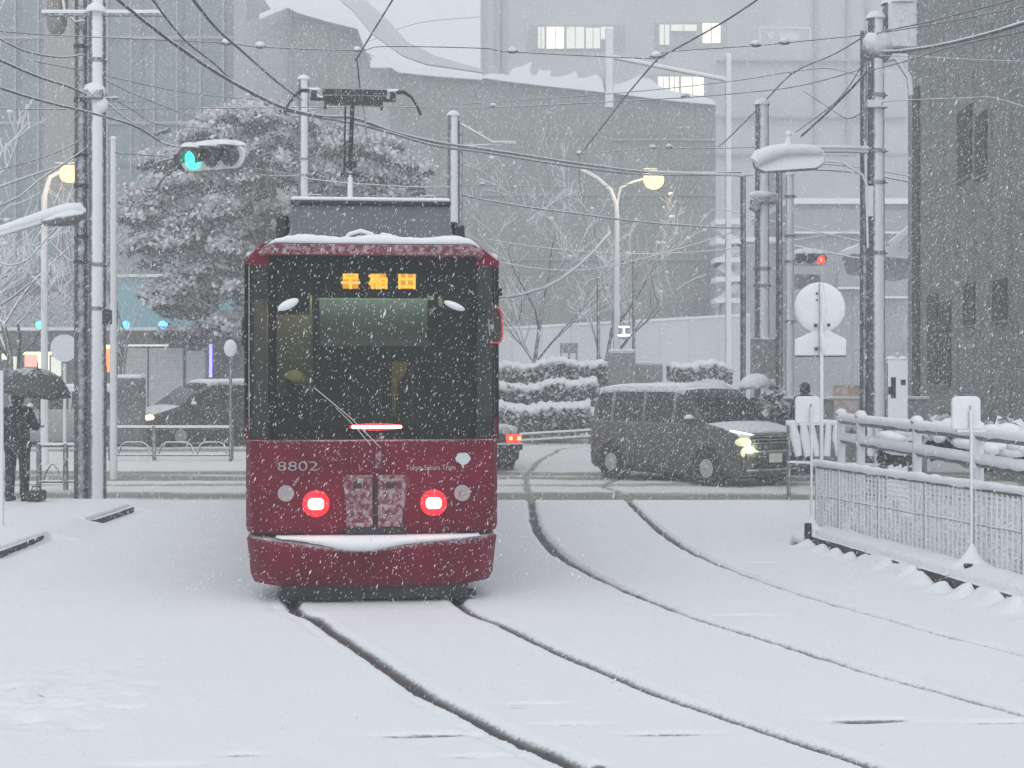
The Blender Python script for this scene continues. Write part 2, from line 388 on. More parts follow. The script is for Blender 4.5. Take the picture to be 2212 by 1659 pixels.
def height(X, Y):
    U_ = X * .83 + Y * .55; V_ = -X * .55 + Y * .83
    z = 0.012 * fbm(U_ * 0.3, V_ * 0.3, 3, 2) + 0.0042 * fbm(U_ * 1.9, V_ * 1.9, 9, 3) + 0.0012 * fbm(U_ * 11, V_ * 11, 21, 2)
    bare = np.full(X.shape, -1.0)
    D = near_rail(X, Y)
    wn = fbm(X * 5, Y * 5, 40) * 0.05 + fbm(X * 19, Y * 19, 44, 2) * 0.03
    for k, d in enumerate(D):
        hw = (0.062, 0.050, 0.044, 0.034)[k]
        hw = hw + wn * (0.6 if k < 2 else 1.0) + np.where(Y > 17, (0.006, 0.0, 0.022, 0.02)[k], 0)
        g = sstep(0.035, -0.03, d - hw)
        z = z - 0.045 * g + 0.005 * np.exp(-((d - hw - 0.06) / 0.04) ** 2)
        strength = 1.0
        bare = np.maximum(bare, np.clip((hw - d) / 0.045, -1, 1) * strength)
    # the second, half-filled groove beside the nearest rail
    dA = near_rail(X + 0.155, Y)[0] if True else D[0]
    g = sstep(0.05, 0.0, dA - 0.012 - wn) * (Y < 13.4) * sstep(-0.05, 0.15, fbm(X * 1.2, Y * 1.2, 60) + 0.08)
    z = z - 0.022 * g; bare = np.maximum(bare, np.clip((0.01 - dA) / 0.05 - 0.25, -1, 0.12) + (g - 1) * 0.5)
    for (px, py, rx, ry) in PITS:
        cx, cy = gp(px, py)
        q = ((X - cx) / rx) ** 2 + ((Y - cy - (X - cx) * 0.05) / (ry * 1.15)) ** 2
        z = z - 0.035 * np.exp(-q); bare = np.maximum(bare, np.clip((0.75 if px > 400 else .25) - q * 0.9, -1, 1))
    # footprints and lumps in the lower left
    lum = np.exp(-(((X + 2.75) / 0.5) ** 2 + ((Y - 9.6) / 0.9) ** 2)); z = z + lum * (0.03 + 0.12 * fbm(X * 6, Y * 6, 77, 3))
    # left pavement
    e = -5.52 + 0.10 * fbm(Y * 1.3 + 0 * X, 0 * Y, 12)
    seg = ((Y > 16.4) & (Y < 18.7)) | ((Y > 20.4) & (Y < 22.6)) | ((Y > 12) & (Y < 14.5))
    rise = np.where(seg, sstep(e + 0.06, e, X), sstep(e + 0.55, e - 0.25, X))
    rise = rise * sstep(24.4, 23.3, Y + 0.25 * (X + 6) * 0)
    z = z + 0.115 * rise
    # right platform behind its low wall
    k = xk(Y) + 0.06 * fbm(Y * 3, 0 * Y, 14)
    a = sstep(0.035, 0.085, X - k); endm = sstep(18.5, 18.15, Y)
    z = z + 0.17 * a * endm + 0.05 * endm * np.exp(-((X - k - 0.3) / 0.18) ** 2) * (1 + 1.5 * fbm(X * 3, Y * 3, 31))
    saw = np.clip(.22 + 1.5 * fbm(Y * 2.1, 0 * Y, 83, 2) + .12 * np.sin(Y * 9.3 + 2 * np.sin(Y * 1.7)), 0, .8)
    on = sstep(-.10, .10, fbm(Y * .9, 0 * Y, 15, 2) + .6 * fbm(Y * 4, 0 * Y, 16, 2) + .10)
    jag = np.abs(((Y * 2.3 + 1.5 * fbm(Y * 1.1, 0 * Y, 19, 2)) % 1.0) - .5) * 2
    drift = (1 - on) * .15 + on * (.005 + .095 * jag ** 1.5 + .05 * fbm(Y * 12, X * 4, 20, 2))
    z = z + endm * np.where(X < k - .03, np.exp(-((X - k + .03) / 0.15) ** 2), sstep(.05, -.03, X - k)) * np.clip(drift, 0, .16)
    return z, bare
def grid_mesh(name, xs, ys, zoff, m, fn):
    X, Y = np.meshgrid(xs, ys); z, bare = fn(X, Y)
    nx, ny = len(xs), len(ys)
    co = np.stack([X, Y, z + zoff], -1).reshape(-1, 3).astype(np.float32)
    i = np.arange(nx * ny).reshape(ny, nx)
    q = np.stack([i[:-1, :-1], i[:-1, 1:], i[1:, 1:], i[1:, :-1]], -1).reshape(-1, 4).astype(np.int32)
    me = bpy.data.meshes.new(name); me.vertices.add(len(co)); me.vertices.foreach_set('co', co.ravel())
    me.loops.add(q.size); me.loops.foreach_set('vertex_index', q.ravel())
    me.polygons.add(len(q)); me.polygons.foreach_set('loop_start', np.arange(0, q.size, 4, dtype=np.int32))
    me.polygons.foreach_set('use_smooth', np.ones(len(q), dtype=bool)); me.update(calc_edges=True)
    at = me.attributes.new('bare', 'FLOAT', 'POINT'); at.data.foreach_set('value', bare.ravel().astype(np.float32))
    me.materials.append(m); o = bpy.data.objects.new(name, me); C.objects.link(o); return o
def snow_ground_mat(name, snowcol, slush, dark, sc=30):
    m, nt, b = new_mat(name)
    tc = N(nt, 'ShaderNodeTexCoord'); at = N(nt, 'ShaderNodeAttribute', attribute_name='bare')
    no = N(nt, 'ShaderNodeTexNoise', i_Scale=sc, i_Detail=6.0, i_Roughness=0.7); nt.links.new(tc.outputs['Object'], no.inputs[0])
    big = N(nt, 'ShaderNodeTexNoise', i_Scale=1.2, i_Detail=4.0); nt.links.new(tc.outputs['Object'], big.inputs[0])
    s = mathn(nt, 'ADD', at.outputs['Fac'], mathn(nt, 'MULTIPLY', mathn(nt, 'SUBTRACT', no.outputs[0], 0.5), 1.1))
    m1 = N(nt, 'ShaderNodeMapRange', i_1=-0.18, i_2=0.3); nt.links.new(s, m1.inputs[0])
    m2 = N(nt, 'ShaderNodeMapRange', i_1=0.1, i_2=0.75); nt.links.new(s, m2.inputs[0])
    sn = mixcol(nt, big.outputs[0], tuple(v * 0.965 for v in snowcol) + (1,), tuple(min(1, v * 1.02) for v in snowcol) + (1,))
    c1 = mixcol(nt, m1.outputs[0], sn, tuple(slush) + (1,)); c2 = mixcol(nt, m2.outputs[0], c1, tuple(dark) + (1,))
    nt.links.new(c2, b.inputs['Base Color'])
    nt.links.new(mathn(nt, 'MULTIPLY_ADD', m2.outputs[0], -0.35, 0.9), b.inputs['Roughness'])
    fine = N(nt, 'ShaderNodeTexNoise', i_Scale=26.0, i_Detail=7.0, i_Roughness=0.7); nt.links.new(tc.outputs['Object'], fine.inputs[0])
    bp = N(nt, 'ShaderNodeBump', i_Strength=0.8, i_Distance=0.018); nt.links.new(fine.outputs[0], bp.inputs['Height']); nt.links.new(bp.outputs[0], b.inputs['Normal'])
    b.inputs['Specular IOR Level'].default_value = 0.2
    return m
M['ground'] = snow_ground_mat('snow_ground', (0.80, 0.832, 0.875), (0.30, 0.31, 0.325), (0.07, 0.072, 0.076))
M['road'] = snow_ground_mat('slushy_road', (0.70, 0.71, 0.72), (0.40, 0.395, 0.375), (0.23, 0.225, 0.21), 9)
struct(grid_mesh('snow_ground', np.arange(-7.6, 6.6, 0.026), np.arange(6.6, 24.6, 0.028), 0.0, M['ground'], height))
def side_h(X, Y):
    z, b = 0.03 * fbm(X * 0.8, Y * 0.8, 5) + 0.02 * fbm(X * 4, Y * 4, 6), np.full(X.shape, -1.0)
    z = z + 0.11 * (X < 0) * sstep(24.4, 23.3, Y) + 0.15 * (X > 0) * sstep(18.5, 18.1, Y)
    return z, b
struct(grid_mesh('pavement', np.arange(-18, -7.55, 0.15), np.arange(2.0, 24.6, 0.15), -0.002, M['ground'], side_h))
struct(grid_mesh('path', np.arange(6.54, 20, 0.15), np.arange(2.0, 24.6, 0.15), -0.002, M['ground'], side_h))
def road_h(X, Y):
    n = fbm(X * 0.25, Y * 0.9, 101) * 1.5; n2 = fbm(X * 1.1, Y * 3.5, 102)
    yy = Y + n * 0.8 + 0.02 * X
    bare = np.full(X.shape, -0.75)
    for (c, w, s) in ((24.7, 0.45, .75), (26.0, 0.75, .55), (28.6, 0.3, .0), (30.4, 0.7, .62), (31.9, 0.6, .6), (40.0, 0.7, .3), (42.5, 0.8, .5), (45.5, 0.9, .4)):
        e_ = s if c < 36 else np.where(X < -1, s, -0.5)
        bare = np.maximum(bare, -0.75 + (e_ + 0.75) * np.exp(-(np.abs(yy - c) / w) ** 3))
    bare = bare + n2 * 0.6 + fbm(X * 5, Y * 7, 103, 3) * 0.75 + .34
    z = -0.045 - 0.02 * np.clip(bare + 0.4, 0, 1) + 0.015 * fbm(X * 2, Y * 3, 104)
    D = near_rail(X, Y)
    for k, d in enumerate(D):
        z = z - 0.03 * sstep(0.09, 0.02, d); bare = np.maximum(bare, np.where(d < 0.3, 0.85 - d / 0.085, -1))
    e = sstep(33.6, 34.6, Y) * sstep(0.6, 1.2, X + (Y - 34) * 0)
    z = z + 0.05 * sstep(33.4, 34.2, Y)
    return z, bare
struct(grid_mesh('road', np.arange(-26, 26, 0.085), np.arange(24.0, 50, 0.075), 0.0, M['road'], road_h))
g = MB(); g.add([(-400, -60, -0.16), (400, -60, -0.16), (400, 600, -0.16), (-400, 600, -0.16)], [(0, 1, 2, 3)])
struct(g.build('ground', M['snow']))
for k, pts in enumerate(rails):                          # steel at the bottom of the grooves
    mb = MB(); vs = []; fs = []
    pp = [p for p in pts if p[1] < 46]
    for i, p in enumerate(pp):
        q = pp[min(i + 1, len(pp) - 1)]; o_ = pp[max(i - 1, 0)]
        t = Vector((q[0] - o_[0], q[1] - o_[1], 0)).normalized(); nrm = Vector((-t.y, t.x, 0))
        zz = -0.052 if p[1] < 24.3 else -0.115
        for s_ in (-0.03, 0.03):
            vs.append(Vector((p[0], p[1], zz)) + nrm * s_); vs.append(Vector((p[0], p[1], zz - 0.05)) + nrm * s_)
        if i:
            a = (i - 1) * 4; b = i * 4
            fs += [(a, a + 2, b + 2, b), (a, b, b + 1, a + 1), (a + 2, a + 3, b + 3, b + 2)]
    mb.add(vs, fs); struct(mb.build('tram_rail', M['rail']))

def kerb(pts, z0, z1, w, label):
    mb = MB()
    for i in range(len(pts) - 1):
        a = Vector(pts[i] + (0,)); b = Vector(pts[i + 1] + (0,)); d = (b - a); L = d.length; ang = math.atan2(d.y, d.x)
        n = max(1, round(L / 0.6))
        for j in range(n):
            c = a + d * ((j + .5) / n); mb.box((c.x, c.y, (z0 + z1) / 2 + rng.uniform(-.004, .004)), (L / n - .012, w, z1 - z0), (0, 0, ang))
    return tag(mb.build('kerb_stones', M['kerb'], bevel=0.012), label, 'kerb')
kerb([(-5.50, 16.55), (-5.53, 18.5)], -0.05, 0.085, 0.07, 'nearer run of dark bare kerb stones at the left edge of the snowy pavement')
kerb([(xk(y) + .045, y) for y in (18.05, 16.5, 15, 13.5, 12, 10.5)], -.03, .125, .06, 'low dark wall edge broken by snow drifts under the mesh fence')
kerb([(-5.45, 20.5), (-5.42, 22.45)], -0.05, 0.075, 0.07, 'shorter dark kerb run poking out of snow in front of the snow-plastered pole')

# ------------------------------------------------------------------ the tram
TW = 1.1
tr = thing('tram', 'maroon tram with amber destination sign seen from behind in falling snow', 'tram', (-1.2, 13.6, 0), math.atan(0.105))
def tz(y): return CH - (y - YH) / 250.0
def tx(x): return (x - 805.5) / 250.0
def plan(y0, w, cb, L=12.6, crv=0.0):
    """plan outline of the car: rear flat with cut corners"""
    return [(-w, y0 + cb), (-w * 0.955, y0 + cb * 0.45), (-w + 0.20, y0 + 0.02), (-w * 0.4, y0 - crv * .85), (0, y0 - crv), (w * 0.4, y0 - crv * .85), (w - 0.20, y0 + 0.02), (w * 0.955, y0 + cb * 0.45), (w, y0 + cb),
            (w, L - cb), (w - 0.20, L), (-w + 0.20, L), (-w, L - cb)]
def ring(y0, w, cb, z, crv=0.0): return [Vector((a, b, z)) for a, b in plan(y0, w, cb, crv=crv)]
b = MB()
b.loft([ring(0.02, 1.085, .24, .60), ring(0, 1.10, .24, .66), ring(0, 1.10, .24, 1.41)], smooth=False)
b.build('lower_body', M['maroon'], tr, bevel=0.015)
b = MB(); b.loft([ring(0.14, 1.07, .3, .585), ring(0.14, 1.07, .3, .60)], smooth=False); b.build('body_seam', M['blackpaint'], tr)
# maroon corner shoulders that rise beside the windscreen
b = MB()
for s in (-1, 1):
    b.prism([(0, 0), (.235, 0), (.235, .0), (.0, .19)] if s > 0 else [(0, 0), (.235, 0), (.235, .19), (0, 0.0)], (0, 0, 0), (1, 0, 0), (0, 0, 1), (0, .01, 0)) if False else None
    o0 = Vector((s * 1.102, .238, 1.41)); o1 = Vector((s * .895, .016, 1.41))
    b = MB(); b.add([o0, o1, o0 + Vector((0, 0, .2)), o0 + Vector((0, .3, 0)), o0 + Vector((0, .3, .2))], [(0, 1, 2), (0, 2, 4, 3)]); b.build('shoulder_panel', M['maroon'], tr)
# skirt / bumper with curved plan
rings = []
for z, ins, yy in ((.13, .13, .10), (.16, .06, .04), (.24, .03, .0), (.45, .012, -.01), (.555, .0, -.01), (.575, .02, .02)):
    w = 1.10 - ins - .01; r = []
    for i in range(25):
        x = -w + 2 * w * i / 24; u = abs(x) / w
        y = -.17 * (1 - u ** 2.6) + .22 * u ** 9 + yy + ins
        dip = 0
        if z > .5: dip = -.085 * math.exp(-((x + .12) / .42) ** 2) - .02 * (1 - u)
        r.append(Vector((x, y, z + dip)))
    r += [Vector((w, .9, z)), Vector((-w, .9, z))]
    rings.append(r)
MB().loft(rings, smooth=True).build('bumper', M['maroon'], tr)
# snow lying in the crescent between bumper and body
rings = []
for i in range(33):
    x = -.83 + 1.75 * i / 32; u = (x + .83) / 1.75
    t = math.sin(math.pi * u) ** .75; th = .012 + t * (.045 + .075 * math.exp(-((x + .15) / .34) ** 2)) + .003 * rng.uniform(-1, 1)
    yf = -.17 * (1 - (abs(x) / 1.09) ** 2.6) - .012; top = .592
    rings.append([Vector((x, .1, top)), Vector((x, yf + .05, top)), Vector((x, yf, top - th * .25)), Vector((x, yf - .012 * t, top - th * .6)), Vector((x, yf + .012, top - th)), Vector((x, .1, top - th))])
MB().loft(rings).build('bumper_snow', M['snow'], tr)
b = MB(); b.box((0.02, .5, .11), (1.62, .9, .16)); b.box((.35, .15, .06), (1.1, .12, .05)); b.box((-.45, .1, .045), (.5, .1, .05)); b.box((0, 5, .3), (1.9, 9.5, .3))
b.build('underframe', M['dark'], tr, bevel=.01)
for yb in (2.3, 9.9):
    bo = MB(); bo.box((0, yb, .33), (1.7, 1.9, .18)); bo = bo.build('bogie', M['dark'], tr)
    for sx in (-1, 1):
        for dy in (-.75, .75):
            w_ = MB(); w_.tube([(sx * .62, yb + dy, .28), (sx * .75, yb + dy, .28)], .30, 20); w_.build('wheel', M['rail'], bo)
# dark front mask frame, pane, corner panes
b = MB()
def quad_frame(b, x0, x1, z0, z1, w, y, d):
    b.box(((x0 + x1) / 2, y, z0 + w / 2), (x1 - x0, d, w)); b.box(((x0 + x1) / 2, y, z1 - w / 2), (x1 - x0, d, w))
    b.box((x0 + w / 2, y, (z0 + z1) / 2), (w, d, z1 - z0 - 2 * w)); b.box((x1 - w / 2, y, (z0 + z1) / 2), (w, d, z1 - z0 - 2 * w))
b.box((0, .035, 2.93), (1.78, .05, .16)); b.box((-.865, .035, 2.13), (.07, .05, 1.43)); b.box((.865, .035, 2.13), (.07, .05, 1.43)); b.box((0, .035, 1.475), (1.78, .05, .12))
b.build('windscreen_frame', M['blackpaint'], tr, bevel=.006)
b = MB(); b.box((0, .025, 2.2), (1.66, .012, 1.36)); b.build('windscreen', M['glass'], tr)
for s in (-1, 1):
    b = MB(); p0 = Vector((s * .905, .030, 0)); p1 = Vector((s * 1.045, .125, 0)); p2 = Vector((s * 1.092, .25, 0))
    zs0, zs1 = 1.50, 2.93
    for pa, pb, za in ((p0, p1, 1.44), (p1, p2, 1.56)):
        b.add([pa + Vector((0, 0, 1.42)), pb + Vector((0, 0, za)), pb + Vector((0, 0, zs1 - (0 if pb is p1 else .06))), pa + Vector((0, 0, 3.0))], [(0, 1, 2, 3)])
    b.build('corner_window', M['glass_side'], tr)
    b = MB(); b.tube([p2 + Vector((0, .02, 1.41)), p2 + Vector((0, .02, 2.98))], .025, 8); b.tube([p1 + Vector((0, .03, 1.41)), p1 + Vector((0, .03, 3.0))], .02, 8)
    b.build('corner_pillar', M['blackpaint'], tr)
    b = MB(); b.box((s * 1.08, 6.4, 1.62), (.03, 12.0, .42)); b.box((s * 1.08, 6.4, 2.93), (.03, 12.0, .14))
    for i in range(9): b.box((s * 1.08, .42 + i * 1.49, 2.33), (.03, .16, 1.1))
    b.build('side_wall', M['maroon'], tr)
    for i in range(8):
        b = MB(); b.box((s * 1.085, 1.165 + i * 1.49, 2.345), (.012, 1.32, 1.03)); b.build('side_window', M['glass_side'], tr)
# roof: chamfered fascia and top
def roof_ring(y, inset=0.0):
    w = 1.10 - inset
    return [Vector((-w, y, 2.94)), Vector((-w + .02, y, 2.99)), Vector((-w + .13, y, 3.10)), Vector((-w + .35, y, 3.135)), Vector((0, y, 3.15)), Vector((w - .35, y, 3.135)), Vector((w - .15, y, 3.09)), Vector((w - .0, y, 2.97)), Vector((w, y, 2.93)), Vector((w - .06, y, 2.92)), Vector((-w + .06, y, 2.92))]
MB().loft([roof_ring(.03, .02), roof_ring(.06, 0), roof_ring(.25), roof_ring(12.4), roof_ring(12.58, .03)], smooth=False).build('roof', M['maroon'], tr)
b = MB(); b.prism([(-.98, 3.0), (.97, 3.0), (.97, 3.03), (.88, 3.10), (-.86, 3.10), (-.98, 3.03)], (0, -.035, 0), (1, 0, 0), (0, 0, 1), (0, .08, 0)); 
b.build('roof_fascia', M['maroond'], tr, bevel=.012)
b = MB(); rr = random.Random(3)
rings = []
for i in range(61):
    x = -.96 + 1.92 * i / 60; u = abs(x) / .96
    h = .075 * (1 - u ** 8) + .012 * math.sin(x * 9.5 + 1) + .006 * rr.uniform(-1, 1)
    zb = 3.105 - .05 * max(0, u - .87) / .13
    rings.append([Vector((x, -.03 + .05 * u ** 6, zb)), Vector((x, -.045 + .05 * u ** 6, zb + h * .5)), Vector((x, .02, zb + h * .93)), Vector((x, .3, zb + h * 1.05)), Vector((x, 11.9, zb + h * 1.05)), Vector((x, 12.1, zb)), ])
b.loft(rings); b.build('roof_snow', M['snow'], tr)
for s in (-1, 1):
    b = MB(); b.tube([(s * 1.06, .1, 3.01), (s * 1.06, 5, 3.01), (s * 1.05, 12.2, 3.01)], [.03, .045, .04], 8); b.build('gutter_snow', M['snow'], tr)
# roof equipment
ac = MB(); zt = 3.605
ac.loft([[Vector((-.80, 1.5, 3.14)), Vector((.82, 1.5, 3.14)), Vector((.82, 4.6, 3.14)), Vector((-.80, 4.6, 3.14))],
         [Vector((-.735, 1.52, zt)), Vector((.745, 1.52, zt)), Vector((.745, 4.6, zt)), Vector((-.735, 4.6, zt))]], smooth=False)
ac = ac.build('air_conditioner', M['roofbox'], tr, bevel=.02)
b = MB(); b.box((0.005, 3.05, zt + .015), (1.53, 3.15, .035)); b.build('lid', M['dark'], ac, bevel=.008)
b = MB(); b.box((0.005, 3.05, zt + .05), (1.52, 3.1, .04)); b.build('lid_snow', M['snow'], ac, bevel=.018)
b = MB()
for cx in (-.53, .55): b.tube([(cx - .07, 1.55, zt + .05), (cx - .06, 1.55, zt + .09), (cx + .06, 1.55, zt + .09), (cx + .07, 1.55, zt + .05)], .007, 6)
b.build('handle', M['steel'], ac)
b = MB(); b.box((-.86, 2.4, 3.32), (.1, 1.3, .36)); b.box((-.84, 2.3, 3.515), (.09, .9, .03)); b.build('side_duct', M['dark'], tr, bevel=.02)
b = MB(); b.box((.87, 2.4, 3.29), (.11, 1.3, .30)); b.box((.82, 2.2, 3.46), (.08, .7, .04)); b.build('side_duct', M['dark'], tr, bevel=.02)
b = MB(); b.tube([(-.86, .7, 3.19), (-.4, .7, 3.205), (0, .7, 3.2), (.5, .7, 3.205), (.88, .7, 3.16)], .013, 8)
b.tube([(-.75, .75, 3.17), (-.72, .75, 3.30)], .01, 6); b.tube([(-.84, .8, 3.17), (-.66, .8, 3.20)], .022, 6); b.tube([(.66, .8, 3.17), (.84, .8, 3.15)], .022, 6)
b.box((-.33, .7, 3.19), (.08, .03, .03)); b.box((.34, .7, 3.19), (.08, .03, .03)); b.build('roof_conduit', M['steel'], tr)
b = MB(); b.sphere((.03, .62, 3.205), .05, (1.1, 1, .75)); b.build('horn', M['dark'], tr)
b = MB(); b.tube([(-.25, .85, 3.2), (-.2, .85, 3.26), (-.1, .85, 3.29), (.0, .85, 3.26), (.04, .85, 3.22)], .022, 8)
b.tube([(.05, .85, 3.22), (.1, .85, 3.26), (.17, .85, 3.25), (.22, .85, 3.2)], .02, 8); b.build('cable_loop', M['snowsteel'], tr)
# pantograph
pg = bpy.data.objects.new('pantograph', None); C.objects.link(pg); pg.parent = tr; pg.location = (-.02, 6.4, 0)
def pgx(x): return (x - 785) / 170.0 + .0
def pgz(y): return CH - (y - YH) / 170.0
b = MB(); b.box((0, 0, 3.32), (.9, 1.1, .10)); b.tube([(pgx(757), -.1, 3.3), (pgx(757), .1, pgz(372))], .036, 10); b.build('lower_arm', M['pole_lite'], pg)
b = MB(); b.tube([(pgx(757), .1, pgz(366)), (pgx(762), -.3, pgz(236))], .028, 10); b.box((pgx(757), .1, pgz(355)), (.17, .1, .08)); b.box((pgx(757), .1, pgz(378)), (.24, .08, .05))
b.tube([(pgx(744), 0, pgz(380)), (pgx(747), -.3, pgz(240))], .013, 6); b.build('upper_arm', M['dark'], pg)
b = MB(); b.box((pgx(767), -.3, pgz(210)), (.80, .06, .065)); b.box((pgx(767), .05, pgz(212)), (.80, .06, .05)); b.box((pgx(763), -.3, pgz(226)), (1.06, .04, .035)); b.box((pgx(764), -.3, pgz(234)), (.73, .05, .045))
for sx in (-1, 1):
    b.box((pgx(764) + sx * .35, -.3, pgz(239)), (.03, .05, .09)); b.box((pgx(764) + sx * .49, -.3, pgz(217)), (.07, .06, .10))
b.build('contact_shoe', M['dark'], pg)
for s, xs in ((-1, (672, 655, 640, 628, 619)), (1, (855, 872, 888, 899, 907))):
    b = MB(); b.tube([(pgx(x), -.3, pgz(y)) for x, y in zip(xs, (208, 208, 219, 237, 256))], [.028, .024, .018, .016, .02], 8); b.build('horn', M['dark'], pg)
    b = MB(); b.tube([(pgx(764) + s * .42, -.3, pgz(205)), (pgx(764) + s * .56, -.3, pgz(205))], .02, 8); b.build('horn_snow', M['snow'], pg)
# face details
def face_x(x): return tx(x)
b = MB(); b.box((.02, .10, tz(605)), (1.1, .05, .26)); b.build('destination_board', M['blackpaint'], tr)
ds = [o for o in C.objects if o.name.startswith('destination_board')][-1]
for ch, px in (('早', 757), ('稲', 817), ('田', 879)):
    text_mesh(ch, .185, M['amber2'], ds, 'destination_letter', (tx(px), .066, tz(605)), ext=.004, bold=.0045, sx=.95)
    bb = MB(); bb.box((tx(px), .073, tz(605)), (.138, .004, .142)); bb.build('led_field', M['amber'], ds)
b = MB(); b.tube([(tx(760), -.012, tz(922)), (tx(866), -.012, tz(922))], .013, 10); b.build('brake_light_core', M['redcore'], tr)
b = MB(); b.prism([(math.cos(a) * (.235 if abs(math.cos(a)) > .0 else 0), math.sin(a) * .030) for a in [i * math.pi / 12 for i in range(24)]], (tx(812), -.006, tz(922)), (1, 0, 0), (0, 0, 1), (0, .02, 0)); b.build('brake_light', M['redlens_glow'], tr)
for px in (683, 936):
    cx, cz = tx(px), tz(1087)
    b = MB(); n = 28
    r0 = [Vector((cx + math.cos(2 * math.pi * i / n) * .118, -.012, cz + math.sin(2 * math.pi * i / n) * .118)) for i in range(n)]
    r1 = [Vector((cx + math.cos(2 * math.pi * i / n) * .104, -.030, cz + math.sin(2 * math.pi * i / n) * .104)) for i in range(n)]
    r2 = [Vector((cx + math.cos(2 * math.pi * i / n) * .085, -.008, cz + math.sin(2 * math.pi * i / n) * .085)) for i in range(n)]
    r3 = [Vector((cx + math.cos(2 * math.pi * i / n) * .02, -.004, cz + math.sin(2 * math.pi * i / n) * .02)) for i in range(n)]
    b.loft([r0, r1, r2, r3], cap=False); tl = b.build('tail_light', M['reddish'], tr)
    def sup(a, k=3.2): c_, s_ = math.cos(a), math.sin(a); return (math.copysign(abs(c_) ** (2 / k), c_), math.copysign(abs(s_) ** (2 / k), s_))
    b = MB(); b.prism([(sup(2 * math.pi * i / 32, 2.2)[0] * .112, sup(2 * math.pi * i / 32, 2.2)[1] * .106) for i in range(32)], (cx, -.030, cz), (1, 0, 0), (0, 0, 1), (0, .012, 0)); b.build('lens', M['redlens_glow'], tl)  # lens made oversized and glowing so it carries the lamp's red halo
    b = MB(); b.prism([(sup(2 * math.pi * i / 32)[0] * .066, sup(2 * math.pi * i / 32)[1] * .048) for i in range(32)], (cx, -.046, cz), (1, 0, 0), (0, 0, 1), (0, .012, 0)); b.build('lamp', M['redcore'], tl)
for px in (683, 936):
    q = bpy.data.lights.new('tail_light_glow', 'POINT'); q.energy = .5; q.color = (1, .02, .04); q.shadow_soft_size = .06
    qo = bpy.data.objects.new('tail_light_glow', q); C.objects.link(qo); qo.parent = tr; qo.location = (tx(px), -.16, tz(1087))
def disc(mb, cx, y, cz, r, t=.015, n=24): mb.tube([(cx, y, cz), (cx, y - t, cz)], r, n, smooth=False)
b = MB(); disc(b, tx(619), .0, tz(1064), .070, .03); b.build('marker_lamp', M['greytext'], tr, bevel=.006)
b = MB(); b.tube([(tx(635), -.015, tz(1048)), (tx(648), -.015, tz(1030))], .016, 6); b.build('lamp_bracket', M['maroond'], tr)
b = MB(); disc(b, tx(998), .0, tz(1066), .070, .03); b.build('marker_lamp', M['greytext'], tr, bevel=.006)
b = MB(); disc(b, tx(996), -.03, tz(1068), .026, .006); b.build('lamp_hole', M['maroond'], tr)
b = MB(); b.prism([(-.28, .0), (-.245, .035), (-.02, .035), (-.02, -.42), (-.25, -.42), (-.25, -.30)], (tx(810), -.035, tz(1034)), (1, 0, 0), (0, 0, 1), (0, .04, 0)); b.build('coupler_flap', M['maroond'], tr, bevel=.01)
b = MB(); b.prism([(.02, .035), (.26, .035), (.30, .0), (.24, -.30), (.24, -.42), (.02, -.42)], (tx(810), -.035, tz(1034)), (1, 0, 0), (0, 0, 1), (0, .04, 0)); b.build('coupler_flap', M['maroond'], tr, bevel=.01)
b = MB(); b.box((tx(812), -.008, 1.03 - .11), (.03, .02, .3)); b.box((tx(771), -.042, tz(1048)), (.07, .012, .05)); b.box((tx(842), -.042, tz(1048)), (.07, .012, .05)); b.box((tx(812), -.01, tz(1143)), (.52, .03, .09)); b.build('coupler_recess', M['dark'], tr, bevel=.008)
text_mesh('8802', .115, M['greytext'], tr, 'fleet_number', (tx(644), -.004, tz(1007)), bold=-.0012, sx=1.55)
text_mesh('Tokyo Sakura Tram', .062, M['greytext'], tr, 'line_name', (tx(930), -.004, tz(1011)), bold=.0005, sx=.86)
b = MB(); pet = []
for k in range(5):
    a0 = math.pi * (1.18 - .34 * k) 
    for j in range(5):
        t = (j / 4 - .5); a = a0 - .34 * math.pi * (j / 4 - 0.0) * .98
        r_ = .066 * (1 - .10 * abs(2 * t) ** 3)
        pet.append((math.cos(a) * r_, math.sin(a) * r_ * .82 + .01))
pet += [(.012, -.045), (0, -.085), (-.012, -.045)]
b.prism(pet, (tx(1000), -.006, tz(994)), (1, 0, 0), (0, 0, 1), (0, .006, 0)); b.build('line_emblem', M['logo'], tr)
# little mirrors with snow, wiper, side mirror
for s, px, py, rot in ((-1, 625, 660, .45), (1, 979, 661, -.38)):
    b = MB(); x0 = s * .93; b.tube([(x0, .03, tz(654)), (tx(px), -.10, tz(654))], .010, 6); b.tube([(x0, .03, tz(651)), (x0, -.02, tz(658))], .015, 6)
    mr = b.build('mirror_arm', M['dark'], tr)
    b = MB(); m_ = Matrix.Rotation(-rot, 3, 'Y'); vs = MB().sphere((0, 0, 0), 1, (.098, .05, .030 if s > 0 else .040)).v
    b.sphere((0, 0, 0), 1, (.098, .05, .030 if s > 0 else .040)); b.v = [tuple(m_ @ Vector(v) + Vector((tx(px), -.13, tz(py)))) for v in b.v]; b.build('mirror_snow', M['snow'], mr)
    b = MB(); b.box((tx(px) - s * .01, -.09, tz(py + 3)), (.09, .03, .05)); b.build('mirror_glass', M['dark'], mr, bevel=.01)
b = MB(); b.tube([(tx(822), -.03, tz(968)), (tx(760), -.045, tz(905)), (tx(680), -.035, tz(838))], .006, 6)
wp = b.build('wiper', M['grey'], tr)
b = MB(); b.tube([(tx(800), -.028, tz(962)), (tx(770), -.04, tz(925)), (tx(725), -.035, tz(880))], .004, 6); b.build('wiper_link', M['steel'], tr)
b = MB(); b.box((tx(817), -.02, tz(993)), (.06, .03, .16)); b.build('wiper_pivot', M['maroond'], tr, bevel=.012)
